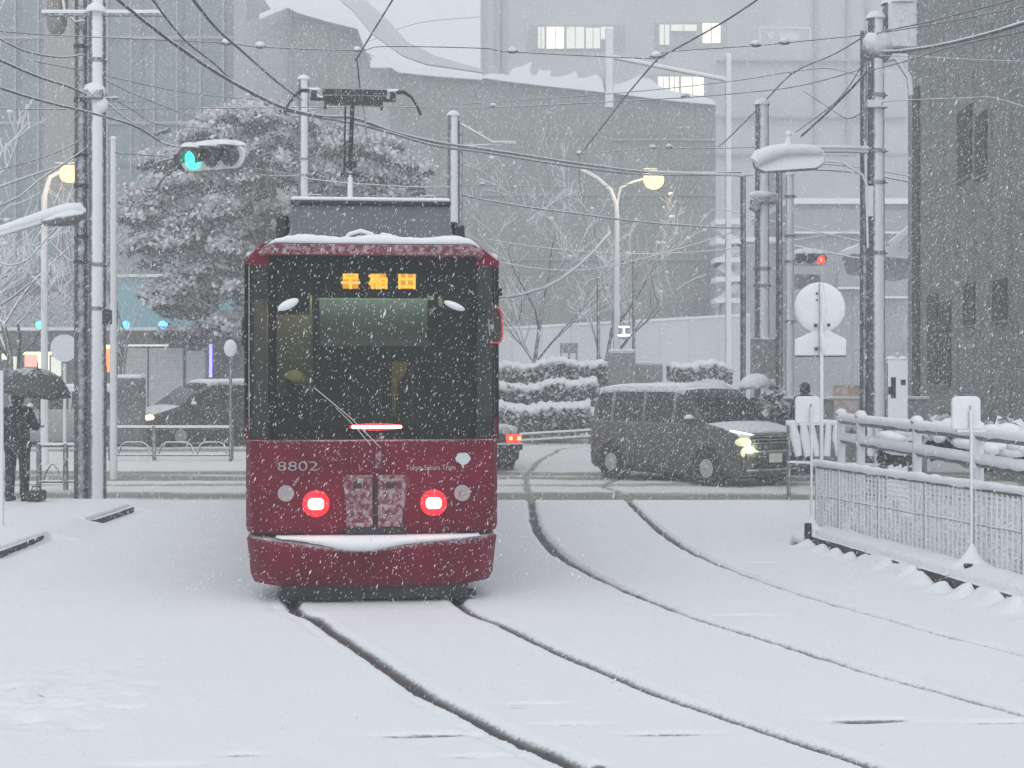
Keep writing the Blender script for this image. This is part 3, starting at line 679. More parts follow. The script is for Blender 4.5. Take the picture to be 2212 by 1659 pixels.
b = MB(); pts = [(math.copysign(abs(math.cos(a)) ** .5, math.cos(a)) * .068, math.copysign(abs(math.sin(a)) ** .55, math.sin(a)) * .152) for a in [2 * math.pi * i / 28 for i in range(28)]]
b.prism(pts, (tx(1064), -.16, tz(702)), (1, 0, .0), (-.05, 0, 1), (0, .06, 0)); sm = b.build('side_mirror', M['dark'], tr, bevel=.01)
b = MB(); b.tube([Vector((tx(1064), -.165, tz(702))) + Vector((a * 1.02 - .05 * c, 0, c * 1.02)) for a, c in pts[19:] + pts[:8]], .009, 6); b.build('mirror_rim', M['redpaint'], sm)
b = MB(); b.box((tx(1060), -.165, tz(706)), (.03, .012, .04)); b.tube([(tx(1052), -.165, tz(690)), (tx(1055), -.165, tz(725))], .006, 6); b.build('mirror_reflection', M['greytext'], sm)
b = MB(); b.tube([(tx(1064), -.12, tz(680)), (1.06, .1, tz(670))], .012, 6); b.build('mirror_bracket', M['dark'], sm)
b = MB(); b.box((tx(1083), .35, tz(625)), (.09, .05, .07)); b.build('side_camera', M['dark'], tr, bevel=.008)
b = MB(); b.box((-1.14, .8, tz(712)), (.07, .12, .26)); b.build('door_mirror', M['dark'], tr, bevel=.02)
# interior seen through the glass
b = MB(); b.box((0, 6.3, .9), (2.1, 12.2, .04)); b.box((0, 2.6, 2.0), (2.1, .04, 2.1)); b.box((0, 6.3, 3.02), (2.1, 12.1, .03)); b.box((0, .42, 1.27), (2.05, .55, .5)); b.box((.75, .9, 1.7), (.4, .5, 1.0))
b.build('interior', M['interior'], tr)
b = MB(); b.box((tx(808), .36, tz(690)), (.96, .03, .40)); b.build('roller_blind', M['blind'], tr, bevel=.01)
b = MB(); b.box((tx(812), .33, tz(740)), (.98, .03, .05)); b.build('blind_rail', M['grey'], tr)
b = MB(); b.tube([(tx(669), .5, 1.1), (tx(669), .5, 2.68)], .013, 8); b.tube([(tx(829), 1.4, 1.0), (tx(829), 1.4, 1.9)], .018, 8); b.tube([(tx(905), 1.4, 1.5), (tx(905), 1.4, 2.05)], .012, 8); b.build('grab_pole', M['interior_l'], tr)
b = MB(); b.prism([(-.05, .2), (.10, .2), (.07, .08), (.0, 0), (-.02, -.3), (-.045, -.32)], (tx(868), 1.3, tz(830)), (1, 0, 0), (0, 0, 1), (0, .04, 0)); b.build('seat_handle', M['yellow'], tr)
b = MB(); b.box((-.70, .9, 2.15), (.33, .04, .75)); b.box((-.98, .6, 2.1), (.16, .04, 1.1)); b.build('partition', M['interior_l'], tr)
b = MB()
b.box((tx(938), .6, tz(635)), (.06, .02, .04)); b.box((tx(960), .6, tz(645)), (.035, .02, .08)); b.box((tx(903), .9, tz(733)), (.03, .02, .09)); b.box((tx(615), .6, tz(690)), (.06, .02, .03)); b.build('interior_fitting', M['interior_l'], tr)

il = bpy.data.lights.new('tram_interior_fill', 'AREA'); il.shape = 'RECTANGLE'; il.size = .25; il.size_y = 6; il.energy = 55; il.color = (1, .92, .75)  # added fill light that lifts the dark interior, no fitting modelled
io = bpy.data.objects.new('tram_interior_fill', il); C.objects.link(io); io.parent = tr; io.location = (0, 3.6, 2.98)
il = bpy.data.lights.new('cab_fill', 'AREA'); il.shape = 'RECTANGLE'; il.size = 1.5; il.size_y = .15; il.energy = 15; il.color = (1, .93, .75)  # added fill light shining onto the cab parts that face the windscreen
io = bpy.data.objects.new('cab_fill', il); C.objects.link(io); io.parent = tr; io.location = (0, .17, 2.80); io.rotation_euler = (R(55), 0, 0)
# passenger with yellow cap inside
pa = thing('person', 'seated passenger in pale yellow cap behind the tram rear window', 'person', (-1.2 - .72 - .04, 13.6 + .62, 0), .1)
b = MB(); b.sphere((0, 0, tz(828)), .095, (.85, .95, 1.15)); b.tube([(0, 0, tz(848)), (0, .01, tz(865))], .05, 10)
rings = []
for z, w, d in ((tz(935), .16, .12), (tz(900), .20, .13), (tz(872), .19, .11), (tz(860), .12, .08), (tz(855), .05, .05)): rings.append([Vector((math.cos(a) * w, math.sin(a) * d, z)) for a in [2 * math.pi * i / 16 for i in range(16)]])
b.loft(rings); b.build('body', M['cloth'], pa)
b = MB(); b.sphere((.0, 0, tz(826)), .115, (1.05, 1, .92), half=True); b.tube([(.0, -.09, tz(822)), (.06, -.12, tz(818))], [.05, .02], 8); b.v = [tuple(Matrix.Rotation(.45, 3, 'Y') @ (Vector(v) - Vector((0, 0, tz(826)))) + Vector((0, -.03, tz(826)))) for v in b.v]; b.build('cap', M['capyel'], pa)

# ------------------------------------------------------------------ vehicles
def interp(tab, s):
    for i in range(len(tab) - 1):
        if s <= tab[i + 1][0]:
            a, b_ = tab[i], tab[i + 1]; t = (s - a[0]) / max(1e-6, b_[0] - a[0]); return a[1] + (b_[1] - a[1]) * t
    return tab[-1][1]
def car(name, label, loc, rz, L, W, prof, belt, ghouse, pillars, paint, wheels, wr, group=None):
    """front at local y=-L/2; prof: (s, top height); ghouse (s0,s1,s2,s3): windscreen s0-s1, roof, rear glass s2-s3"""
    t = thing(name, label, 'car' if name != 'van' else 'van', loc, rz, group)
    st = sorted(set([p[0] for p in prof] + list(ghouse) + [p for q in pillars for p in q] + [i * L / 14 for i in range(15)]))
    st = [s for i, s in enumerate(st) if i == 0 or s - st[i - 1] > .015]
    rows = []
    for s in st:
        top = interp(prof, s); u = min(s, L - s)
        w = W / 2 * (1 - .16 * max(0, 1 - u / .35) ** 2); gh = ghouse[0] < s < ghouse[3]
        bl = min(belt, top - .03)
        k = min(1, max(0, (top - belt) / .5)); wt_ = w * (1 - .13 * k)
        pts = [(w * .86, .2), (w * .97, .28), (w, .5), (w * .99, bl - .07), (w * .955, bl), (wt_ * (.985 if k > .2 else .95), max(bl + .005, top - .09 * k - .01)), (wt_ * .90, top - .012), (wt_ * .5, top + .01), (0, top + .018)]
        rows.append([Vector((x, s - L / 2, z)) for x, z in pts])
    n = 9; parts = {'body': MB(), 'windscreen': MB(), 'rear_window': MB()}
    sides = []
    def face(mb, q, sm=True):
        mb.add(q, [(0, 1, 2, 3)], sm)
    for sx in (1, -1):
        cur = MB()
        for i in range(len(st) - 1):
            mid = (st[i] + st[i + 1]) / 2
            for j in range(n - 1):
                q = [rows[i][j], rows[i + 1][j], rows[i + 1][j + 1], rows[i][j + 1]]
                q = [Vector((v.x * sx, v.y, v.z)) for v in q]
                if sx < 0: q.reverse()
                key = 'body'
                if ghouse[0] < mid < ghouse[1] and j >= 5: key = 'windscreen'
                elif ghouse[2] < mid < ghouse[3] and j >= 6: key = 'rear_window'
                elif j == 4 and ghouse[0] + .25 < mid < ghouse[3] - .08 and not any(a < mid < b_ for a, b_ in pillars): key = 'side'
                if key == 'side': face(cur, q)
                else: face(parts[key], q)
        cur.build('side_window', M['carglass'], t)
    for i in (0, len(st) - 1):
        r_ = rows[i]; parts['body'].add(r_ + [Vector((-v.x, v.y, v.z)) for v in reversed(r_[:-1])], [tuple(range(2 * n - 1))])
    bo = parts['body'].build('body', paint, t)
    bm = bmesh.new(); bm.from_mesh(bo.data); bmesh.ops.remove_doubles(bm, verts=bm.verts, dist=.002); bmesh.ops.recalc_face_normals(bm, faces=bm.faces); bm.to_mesh(bo.data); bm.free()
    for k in ('windscreen', 'rear_window'):
        if parts[k].v: parts[k].build(k, M['carglass'], t)
    b = MB(); b.box((0, 0, .22), (W * .8, L * .9, .12)); b.build('underbody', M['dark'], t)
    for wy in wheels:
        for sx in (-1, 1):
            y = wy - L / 2; x = sx * (W / 2 - .10)
            b = MB(); b.tube([(sx * (W / 2 - .2), y, wr + .02), (sx * (W / 2 + .004), y, wr + .02)], wr + .055, 22); b.build('wheel_arch', M['dark'], t)
            b = MB(); b.tube([(x - sx * .1, y, wr), (x - sx * .09, y, wr), (x + sx * .10, y, wr), (x + sx * .115, y, wr)], [wr * .9, wr, wr, wr * .9], 24); wh = b.build('wheel', M['rubber'], t)
            b = MB(); b.tube([(x + sx * .10, y, wr), (x + sx * .122, y, wr)], wr * .52, 18); b.sphere((x + sx * .12, y, wr), wr * .2, (.4, 1, 1), 8, 6)
            b.build('hub_cap', M['chrome'], wh)
    for sx in (-1, 1):
        b = MB(); b.sphere((sx * (W / 2 + .09), ghouse[0] + .35 - L / 2, belt + .06), 1, (.11, .07, .075)); mr = b.build('door_mirror', paint, t)
        b = MB(); b.sphere((sx * (W / 2 + .09), ghouse[0] + .34 - L / 2, belt + .09), 1, (.11, .075, .075), half=True); b.build('snow_cap', M['snow'], mr)
    return t, rows, st
def roof_snow(t, rows, st, s0, s1, th=.05, rough=.01, name='roof_snow'):
    rr = random.Random(len(name)); sel = [i for i, s in enumerate(st) if s0 <= s <= s1]
    rings = []
    for i in sel:
        r_ = rows[i]; q = [r_[6], r_[7], r_[8]]; full = q + [Vector((-v.x, v.y, v.z)) for v in reversed(q[:-1])]
        e = min(1, .25 + min(i - sel[0], sel[-1] - i))
        up = [v + Vector((0, 0, th * e * (1 if 0 < k < 4 else .7) + rr.uniform(-rough, rough))) for k, v in enumerate(full)]
        rings.append([v - Vector((0, 0, .01)) for v in full] + list(reversed(up)))
    return MB().loft(rings).build(name, M['snow'], t)
# the olive-grey van crossing
vp = P(1497, 1030, 29.6)
LV, WV = 4.25, 1.70
van, rw, st = car('van', 'olive-grey snow-dusted van with lit headlamp crossing the tram tracks', (vp.x, 29.9, -.07), R(37), LV, WV,
    [(0, .62), (.05, .84), (.16, .98), (.45, 1.08), (.85, 1.15), (1.30, 1.58), (1.55, 1.74), (1.85, 1.79), (3.2, 1.79), (3.9, 1.75), (4.08, 1.57), (4.2, 1.05), (4.25, .7)], 1.13, (.85, 1.55, 3.95, 4.17), [(1.72, 1.80), (2.55, 2.63), (3.45, 3.55)], M['van'], (.82, 3.45), .33)
roof_snow(van, rw, st, 1.62, 4.0, .05)
fy = -LV / 2
b = MB(); b.box((0, fy - .0, .92), (1.0, .06, .025)); b.box((0, fy - .01, .86), (1.04, .05, .02)); b.box((0, fy - .01, .80), (1.02, .05, .02)); b.box((0, fy + .04, .97), (1.05, .05, .022)); b.build('grille_bar', M['chrome'], van)
b = MB(); b.box((0, fy + .02, .86), (1.06, .05, .18)); b.box((0, fy + .0, .45), (.95, .06, .2)); b.box((-.62, fy + .05, .46), (.26, .06, .16), (0, 0, -.2)); b.box((.62, fy + .05, .46), (.26, .06, .16), (0, 0, .2)); b.build('grille', M['dark'], van, bevel=.01)
b = MB(); b.box((0, fy + .02, .28), (1.4, .12, .10)); b.box((0, fy + .0, .60), (1.45, .08, .12)); b.build('bumper', M['van'], van, bevel=.03)
b = MB(); b.box((.02, fy - .04, .53), (.33, .015, .165)); b.build('number_plate', M['plate'], van, bevel=.006)
for sx, m_ in ((-1, M['headpale']), (1, M['chrome'])):
    b = MB(); b.sphere((sx * .66, fy + .10, .82), 1, (.17, .12, .085)); b.build('headlamp', M['chrome'] if sx > 0 else M['headpale'], van)
    b = MB(); b.tube([(sx * .48, fy + .01, .94), (sx * .68, fy + .08, .985), (sx * .80, fy + .28, 1.02)], .014, 6); b.build('headlamp_brow', M['whiteled'] if sx < 0 else M['chrome'], van)
    b = MB(); b.sphere((sx * .60, fy + .03, .64), 1, (.20, .06, .11)) if sx < 0 else b.sphere((sx * .62, fy + .05, .62), 1, (.1, .05, .05)); b.build('fog_lamp', m_, van)
vl = bpy.data.lights.new('van_headlight', 'SPOT'); vl.energy = 12; vl.color = (1, .95, .55); vl.spot_size = R(110); vl.shadow_soft_size = .08
vo = bpy.data.objects.new('van_headlight', vl); C.objects.link(vo); vo.parent = van; vo.location = (-.6, fy - .15, .75); vo.rotation_euler = (R(75), 0, R(0))
# the taxi whose tail shows beyond the tram
taxi, rw, st = car('taxi', 'dark sedan with lit square red tail lamps driving off beyond the tram', (-1.31, 34.3, -.07), R(20), 4.5, 1.70,
    [(0, .6), (.1, .75), (1.2, .92), (1.9, 1.32), (2.3, 1.42), (3.1, 1.40), (3.7, .98), (4.35, .93), (4.5, .7)], .90, (1.2, 1.95, 3.1, 3.7), [(2.4, 2.5)], M['darkcar'], (.9, 3.6), .31)
for o in (taxi,): o.rotation_euler = (0, 0, R(200))
roof_snow(taxi, rw, st, 1.95, 3.1, .06)
fy = 2.25
for sx in (-1, 1):
    b = MB(); b.box((sx * .62, fy - .01, .70), (.34, .06, .16)); tl = b.build('tail_lamp', M['redsig'], taxi, bevel=.02)
    for q in (.72, .54):
        b = MB(); b.box((sx * q, fy + .03, .70), (.07, .02, .08)); b.build('bulb', M['redsigc'], tl)
b = MB(); b.box((0, fy + .0, .52), (1.6, .10, .12)); b.build('bumper', M['dark'], taxi, bevel=.02)
b = MB(); b.box((0, fy + .01, .59), (1.64, .1, .03)); b.build('bumper_snow', M['snow'], taxi)
b = MB(); b.box((0, fy + .06, .48), (.33, .015, .16)); b.build('number_plate', M['plate'], taxi)
# dark car waiting on the far left street
dk = P(448, 960, 42.5)
dcar, rw, st = car('parked_car', 'dark people carrier with glowing headlamps beyond the pipe railing', (dk.x, 43.3, -.05), R(-52), 4.6, 1.75,
    [(0, .6), (.06, .8), (.2, .95), (.9, 1.15), (1.5, 1.58), (1.9, 1.78), (3.9, 1.80), (4.4, 1.6), (4.58, 1.1), (4.6, .7)], 1.10, (.9, 1.8, 4.2, 4.56), [(2.0, 2.1), (3.0, 3.1)], M['darkcar'], (.9, 3.7), .34)
roof_snow(dcar, rw, st, 1.9, 4.2, .05)
fy = -2.3
for sx in (-1, 1):
    b = MB(); b.sphere((sx * .64, fy + .12, .84), 1, (.20, .13, .075)); b.build('headlamp', M['headwarm'] if sx > 0 else M['chrome'], dcar)
    b = MB(); b.sphere((sx * .58, fy + .02, .40), 1, (.10, .05, .085)); b.build('fog_lamp', M['headwarm'] if sx > 0 else M['headpale'], dcar)
b = MB(); b.box((0, fy - .0, .75), (.9, .05, .14)); b.box((0, fy, .35), (1.2, .05, .12)); b.build('grille', M['dark'], dcar, bevel=.01)
b = MB(); b.box((0, fy - .03, .58), (.33, .015, .165)); b.build('number_plate', M['plate'], dcar)
# pale small car behind the pedestrian
pk = P(118, 962, 41.5)
pcar, rw, st = car('parked_car', 'pale small car with snow-covered roof passing behind the umbrella', (pk.x, 42.5, -.05), R(-88), 3.5, 1.48,
    [(0, .6), (.06, .8), (.2, .95), (.7, 1.08), (1.2, 1.5), (1.45, 1.62), (3.0, 1.62), (3.35, 1.5), (3.46, 1.05), (3.5, .7)], 1.05, (.7, 1.4, 3.1, 3.42), [(2.0, 2.08)], M['palecar'], (.65, 2.9), .28)
roof_snow(pcar, rw, st, 1.4, 3.2, .09)

# ------------------------------------------------------------------ people
def skin_obj(name, verts, edges, radii, m, parent, sub=2):
    me = bpy.data.meshes.new(name); me.from_pydata([tuple(v) for v in verts], edges, []); me.materials.append(m)
    o = bpy.data.objects.new(name, me); C.objects.link(o); o.parent = parent
    o.modifiers.new('skin', 'SKIN')
    for i, r_ in enumerate(radii):
        sv = me.skin_vertices[0].data[i]; sv.radius = (r_, r_) if not isinstance(r_, tuple) else r_; sv.use_root = (i == 0)
    s = o.modifiers.new('sub', 'SUBSURF'); s.levels = sub; s.render_levels = sub
    for p in me.polygons: p.use_smooth = True
    return o
def person(label, loc, rz, H=1.68, arm_r=None, arm_l=None, coat=None, group=None):
    """stands facing local +y; arm = (elbow, hand) in local metres"""
    t = thing('person', label, 'person', loc, rz, group); k = H / 1.70
    ar = arm_r or ((.25, 0, 1.10), (.26, .06, .86)); al = arm_l or ((-.25, 0, 1.10), (-.26, .06, .86))
    V = [(0, 0, .92), (0, -.01, 1.12), (0, 0, 1.32), (0, 0, 1.42), (0, .01, 1.50), (0, .015, 1.58), (0, .01, 1.66),
         (.17, 0, 1.38), ar[0], ar[1], (-.17, 0, 1.38), al[0], al[1],
         (.09, 0, .86), (.10, .01, .48), (.10, -.01, .08), (.11, .14, .04), (-.09, 0, .86), (-.11, .02, .48), (-.12, -.01, .08), (-.13, .13, .04)]
    E = [(0, 1), (1, 2), (2, 3), (3, 4), (4, 5), (5, 6), (2, 7), (7, 8), (8, 9), (2, 10), (10, 11), (11, 12), (0, 13), (13, 14), (14, 15), (15, 16), (0, 17), (17, 18), (18, 19), (19, 20)]
    rad = [(.15, .11), (.14, .10), (.155, .10), .055, (.075, .09), (.08, .095), .06, .06, .045, .03, .06, .045, .03, .085, .06, .042, .035, .085, .06, .042, .035]
    V = [Vector(v) * k for v in V]
    # hands: palm then five fingers each
    for hi, el, sx in ((9, 8, 1), (12, 11, -1)):
        h = V[hi]; d = (h - V[el]).normalized(); side = Vector((0, 1, 0)) if abs(d.y) < .8 else Vector((0, 0, 1)); sd_ = d.cross(side).normalized()
        V.append(h + d * .05); pi = len(V) - 1; E.append((hi, pi)); rad.append((.026, .015))
        for f in range(4):
            b0 = h + d * .09 + side * (.026 - .018 * f); V.append(b0); E.append((pi, len(V) - 1)); rad.append(.0085)
            V.append(b0 + d * (.035, .042, .038, .028)[f] - sd_ * .015 * sx); E.append((len(V) - 2, len(V) - 1)); rad.append(.007)
        V.append(h + d * .04 + side * .045); E.append((pi, len(V) - 1)); rad.append(.009)
        V.append(h + d * .075 + side * .05 - sd_ * .015 * sx); E.append((len(V) - 2, len(V) - 1)); rad.append(.008)
    bo = skin_obj('body', V, E, [tuple(q * k for q in r_) if isinstance(r_, tuple) else r_ * k for r_ in rad], M['skin'], t)
    f = MB(); f.sphere(Vector((0, .115, 1.575)) * k, .018, (.8, 1.1, 1.3), 8, 6); 
    for s in (-1, 1): f.sphere(Vector((s * .085, .01, 1.58)) * k, .026, (.4, .7, 1.2), 8, 6)
    f.build('face', M['skin'], t)
    hr = MB(); hr.sphere(Vector((0, -.012, 1.59)) * k, .112 * k, (.92, 1.02, 1.12), 14, 10); hr.v = [v if (v[1] < .055 * k or v[2] > 1.64 * k) else (v[0] * .7, .02, v[2]) for v in hr.v]; hr.build('hair', M['hair'], t)
    # coat and trousers
    cv = [(0, 0, .80), (0, 0, .95), (0, -.01, 1.14), (0, 0, 1.32), (0, 0, 1.49), (.18, 0, 1.38), ar[0], tuple(Vector(ar[0]).lerp(Vector(ar[1]), .92)), (-.18, 0, 1.38), al[0], tuple(Vector(al[0]).lerp(Vector(al[1]), .92))]
    skin_obj('coat', [Vector(v) * k for v in cv], [(0, 1), (1, 2), (2, 3), (3, 4), (3, 5), (5, 6), (6, 7), (3, 8), (8, 9), (9, 10)], [(.205, .15), (.20, .145), (.185, .135), (.195, .13), .075, .085, .068, .055, .085, .068, .055], coat or M['cloth'], t)
    tv = [(0, 0, .88), (.10, 0, .82), (.105, .01, .48), (.105, -.01, .05), (-.10, 0, .82), (-.115, .02, .48), (-.125, -.01, .05)]
    skin_obj('trousers', [Vector(v) * k for v in tv], [(0, 1), (1, 2), (2, 3), (0, 4), (4, 5), (5, 6)], [(.16, .13), .10, .08, .068, .10, .08, .068], M['trouser'], t)
    for s, x in ((1, .11), (-1, -.125)):
        q = MB(); q.sphere(Vector((x, .055, .05)) * k, 1, (.062, .17, .062), 12, 8); q.build('shoe', M['rubber'], t)
    return t
def umbrella(label, top, r, h, tilt, grip, m, group=None, snowcap=False):
    t = thing('umbrella', label, 'umbrella', top, 0, group); n = 8; b = MB(); rings = []
    rot = Euler(tilt).to_matrix()
    m_ = 7
    def rad_(a, q):   # scalloped edge between ribs
        ph = (a * n / (2 * math.pi)) % 1; sag = 1 - .07 * q * math.sin(math.pi * ph); return sag
    nn = 48
    for i in range(m_ + 1):
        q = i / m_
        rings.append([rot @ Vector((math.cos(2 * math.pi * j / nn) * r * math.sin(q * 1.25) / math.sin(1.25) * rad_(2 * math.pi * j / nn, q), math.sin(2 * math.pi * j / nn) * r * math.sin(q * 1.25) / math.sin(1.25) * rad_(2 * math.pi * j / nn, q), -h * (1 - math.cos(q * 1.25)) / (1 - math.cos(1.25)))) for j in range(nn)])
    b.loft(rings, cap=False); o = b.build('canopy', m, t); so = o.modifiers.new('thick', 'SOLIDIFY'); so.thickness = .006
    g_ = Vector(grip) - Vector(top)
    b = MB(); b.tube([rot @ Vector((0, 0, .10)), g_], .008, 8); b.tube([g_, g_ + Vector((0, 0, -.08)), g_ + Vector((.03, 0, -.11)), g_ + Vector((.06, 0, -.08))], .012, 8); b.build('shaft', M['dark'], t)
    b = MB()
    for i in range(n):
        a = 2 * math.pi * i / n; p = [rot @ Vector((math.cos(a) * r * math.sin(q * 1.25) / math.sin(1.25), math.sin(a) * r * math.sin(q * 1.25) / math.sin(1.25), -h * (1 - math.cos(q * 1.25)) / (1 - math.cos(1.25)) - .012)) for q in (.02, .3, .6, 1)]
        b.tube(p, .005, 5)
    b.build('ribs', M['dark'], t)
    if snowcap:
        b = MB(); b.sphere((0, 0, -h * .78), 1, (r * .93, r * .93, h * .98), 20, 8, half=True); b.v = [tuple(rot @ Vector(v)) for v in b.v]; b.build('snow_layer', M['snow'], t)
    return t
Yp = 23.0; base = P(38, 1088, Yp)
px0, pz0 = base.x, .09
person('person in dark coat and trousers waiting under a dark umbrella beside the poles', (px0, Yp, pz0), R(0), 1.62, arm_r=((.26, .04, 1.12), (.23, .20, 1.20)), arm_l=((-.25, -.02, 1.10), (-.24, .10, .88)))
tp = P(79, 796, 23.0)
umbrella('dark wide umbrella held over the waiting person on the left', tp, .56, .34, (R(8), R(10), 0), (px0 + .26, Yp + .22, pz0 + 1.20), M['umbrella'])
b = MB(); bx = P(78, 1070, 22.9); b.box((bx.x, 22.9, .20), (.22, .34, .15)); bag = tag(b.build('bag', M['bag'], bevel=.03), 'dark bag lying in snow beside the waiting person', 'bag')
b = MB(); b.tube([(bx.x - .07, 22.9, .27), (bx.x - .05, 22.9, .33), (bx.x + .05, 22.9, .33), (bx.x + .07, 22.9, .27)], .01, 6); b.build('handle', M['bag'], bag)
pr = P(1738, 850, 31)
person('person in black jacket seen behind the white marker board near the van', (pr.x, 31, 0), R(20), 1.78)
pu = P(1633, 860, 33)
person('person in dark clothes under a snow-covered umbrella behind the van', (pu.x, 33.4, -.05), R(0), 1.50, arm_r=((.24, .04, 1.12), (.20, .20, 1.20)))
umbrella('umbrella capped with thick white snow behind the van', P(1630, 812, 33.3), .36, .26, (0, R(-5), 0), (pu.x + .2, 33.5, 1.15), M['umbsnow'], snowcap=True)

# ------------------------------------------------------------------ poles
def z_at(y, Y): return CH - (y - YH) * Y / F
def x_at(x, Y): return (x - XC) * Y / F
def pole(x, ytop, Y, wpx, name, label, cat='pole', m='pole', cap=True, taper=.85, group=None, zb=-.05):
    """steel or concrete pole with a snow cap; local origin at its foot"""
    r = wpx * Y / F / 2; zt = z_at(ytop, Y); t = thing(name, label, cat, (x_at(x, Y), Y, zb), 0, group)
    b = MB(); h = zt - zb; b.tube([(0, 0, 0), (0, 0, h * .33), (0, 0, h * .66), (0, 0, h)], [r, r * (1 - (1 - taper) * .33), r * (1 - (1 - taper) * .66), r * taper], 20); b.build('shaft', M[m], t)
    if cap and ytop > -20:
        b = MB(); b.sphere((0, 0, h - .01), r * 1.02, (1, 1, .85), 16, 6, half=True); b.build('snow_cap', M['snow'], t)
    return t, h, r
def bands(t, zs, r, m='steel', n='band'):
    for z in zs:
        b = MB(); b.tube([(0, 0, z - .03), (0, 0, z + .03)], r * 1.10, 18); b.tube([(r * 1.0, -.03, z), (r * 1.35, -.03, z)], .02, 6); b.build(n, M[m], t)
pA, hA, rA = pole(210, -90, 24.1, 39, 'utility_pole', 'tall concrete pole plastered with snow left of the tram', taper=.9, group='poles carrying the overhead wires')
bands(pA, [z_at(y, 24.1) for y in (124, 205, 565, 660)], rA * .92)
b = MB()
for i, (zz, rr_) in enumerate(((z_at(905, 24.1), 1.05), (z_at(800, 24.1), 1.05))): pass
b.tube([(0, 0, z_at(905, 24.1) + .05), (0, 0, z_at(790, 24.1) + .05)], rA * 1.035, 20); b.build('sleeve', M['pole'], pA)
b = MB(); b.box((.10, -.05, z_at(25, 24.1)), (1.85, .07, .06)); cr = b.build('cross_arm', M['steel'], pA)
b = MB(); b.box((.10, -.05, z_at(20, 24.1)), (1.85, .08, .05)); b.sphere((0, -.08, z_at(22, 24.1)), .16, (1, .8, .9), half=True); b.build('snow', M['snow'], cr)
b = MB(); b.sphere((-.02, -.08, z_at(365, 24.1) * 0 + z_at(193, 24.1)), .16, (1.1, .9, .9)); b.sphere((.10, -.10, z_at(222, 24.1)), .10, (1, .8, 1.2)); b.build('snow_lump', M['snow'], pA)
b = MB(); b.box((-.02, -.08, z_at(200, 24.1)), (.30, .26, .16)); b.box((.14, -.05, z_at(206, 24.1)), (.42, .06, .04)); b.build('junction_box', M['steel'], pA, bevel=.02)
b = MB(); b.box((rA + .02, -.02, z_at(678, 24.1)), (.12, .14, .22)); b.build('switch_box', M['dark'], pA, bevel=.01)
pB, hB, rB = pole(175, -90, 24.7, 30, 'utility_pole', 'darker utility pole pressed against the snow-plastered pole on its left', m='pole_bare', taper=.85, group='poles carrying the overhead wires')
bands(pB, [z_at(y, 24.7) for y in (95, 210, 330, 395, 505, 560)], rB * .95, 'dark')
b = MB(); b.tube([(-.35, .05, z_at(-80, 24.7)), (-.38, 0, z_at(35, 24.7))], .16, 14); b.sphere((-.38, 0, z_at(40, 24.7)), .16, (1, 1, 1.4)); b.build('transformer', M['brown'], pB)
b = MB(); b.tube([(-.28, -.12, z_at(-40, 24.7)), (-.22, -.15, z_at(20, 24.7)), (-.05, -.15, z_at(45, 24.7)), (.1, -.15, z_at(42, 24.7))], .022, 8); b.build('cable_loop', M['wirew'], pB)
pC, hC, rC = pole(656, 172, 42, 27, 'overhead_wire_pole', 'snow-plastered pole rising behind the tram roof, left of the pantograph', group='poles carrying the overhead wires')
bands(pC, [z_at(y, 42) for y in (340, 375)], rC * .9)
b = MB(); b.tube([(0, 0, z_at(185, 42)), (.62, -.1, z_at(214, 42))], .03, 6); b.sphere((.66, -.1, z_at(210, 42)), .13, (1.6, 1, .8)); b.build('bracket', M['snowsteel'], pC)
pD, hD, rD = pole(979, 250, 44, 28, 'overhead_wire_pole', 'snow-plastered pole right of the pantograph behind the tram', group='poles carrying the overhead wires')
b = MB(); b.tube([(.15, 0, z_at(260, 44)), (1.1, -.3, z_at(306, 44)), (1.75, -.4, z_at(308, 44))], .035, 6); b.tube([(0.1, 0, z_at(312, 44)), (1.75, -.4, z_at(310, 44))], .03, 6); b.build('bracket', M['snowsteel'], pD)
b = MB(); b.tube([(.2, 0, .1), (.2, 0, z_at(258, 44))], .06, 8); b.build('conduit', M['pole_bare'], pD)
pE, hE, rE = pole(1892, 40, 26, 42, 'utility_pole', 'tall snow-plastered pole with a dark lee side beside the grey tiled building', m='pole', taper=.8, group='poles carrying the overhead wires')
bands(pE, [z_at(y, 26) for y in (200, 320, 388, 540)], rE * .9)
b = MB(); b.tube([(-rE - .05, .02, .1), (-rE * .8 - .07, .02, z_at(60, 26))], .055, 10); b.build('conduit', M['pole_bare'], pE)
b = MB(); b.box((-.02, -.14, z_at(222, 26)), (.34, .2, .12)); b.box((-.12, -.05, z_at(430, 26)), (.1, .2, .5)); b.tube([(-.2, -.1, z_at(300, 26)), (-.16, -.12, z_at(530, 26))], .022, 8); b.build('junction_box', M['snowsteel'], pE, bevel=.02)
b = MB(); b.tube([(-.05, .0, z_at(128, 26)), (.32, 0, z_at(118, 26)), (.55, 0, z_at(160, 26)), (.58, 0, z_at(200, 26))], .05, 8); b.build('curved_bracket', M['snowsteel'], pE)
b = MB(); b.sphere((.02, 0, z_at(95, 26)), .24, (1.2, .8, 1.2)); b.box((.42, .1, z_at(50, 26)), (.5, .4, .8)); tf = b.build('transformer', M['signalbody'], pE, bevel=.05)
b = MB(); b.sphere((.42, .1, z_at(50, 26) + .38), 1, (.32, .26, .14), half=True); b.build('snow_cap', M['snow'], tf)
pF, hF, rF = pole(1646, 226, 35, 34, 'utility_pole', 'thick grey pole behind the van with a cluster of clamps halfway up', group='poles carrying the overhead wires')
bands(pF, [z_at(y, 35) for y in (575, 612)], rF)
b = MB(); b.box((0, -.1, z_at(432, 35)), (.55, .2, .1)); b.box((-.16, -.15, z_at(440, 35)), (.2, .25, .28), (0, .5, 0)); b.box((.22, -.12, z_at(425, 35)), (.25, .2, .2)); b.build('clamp', M['steel'], pF, bevel=.02)
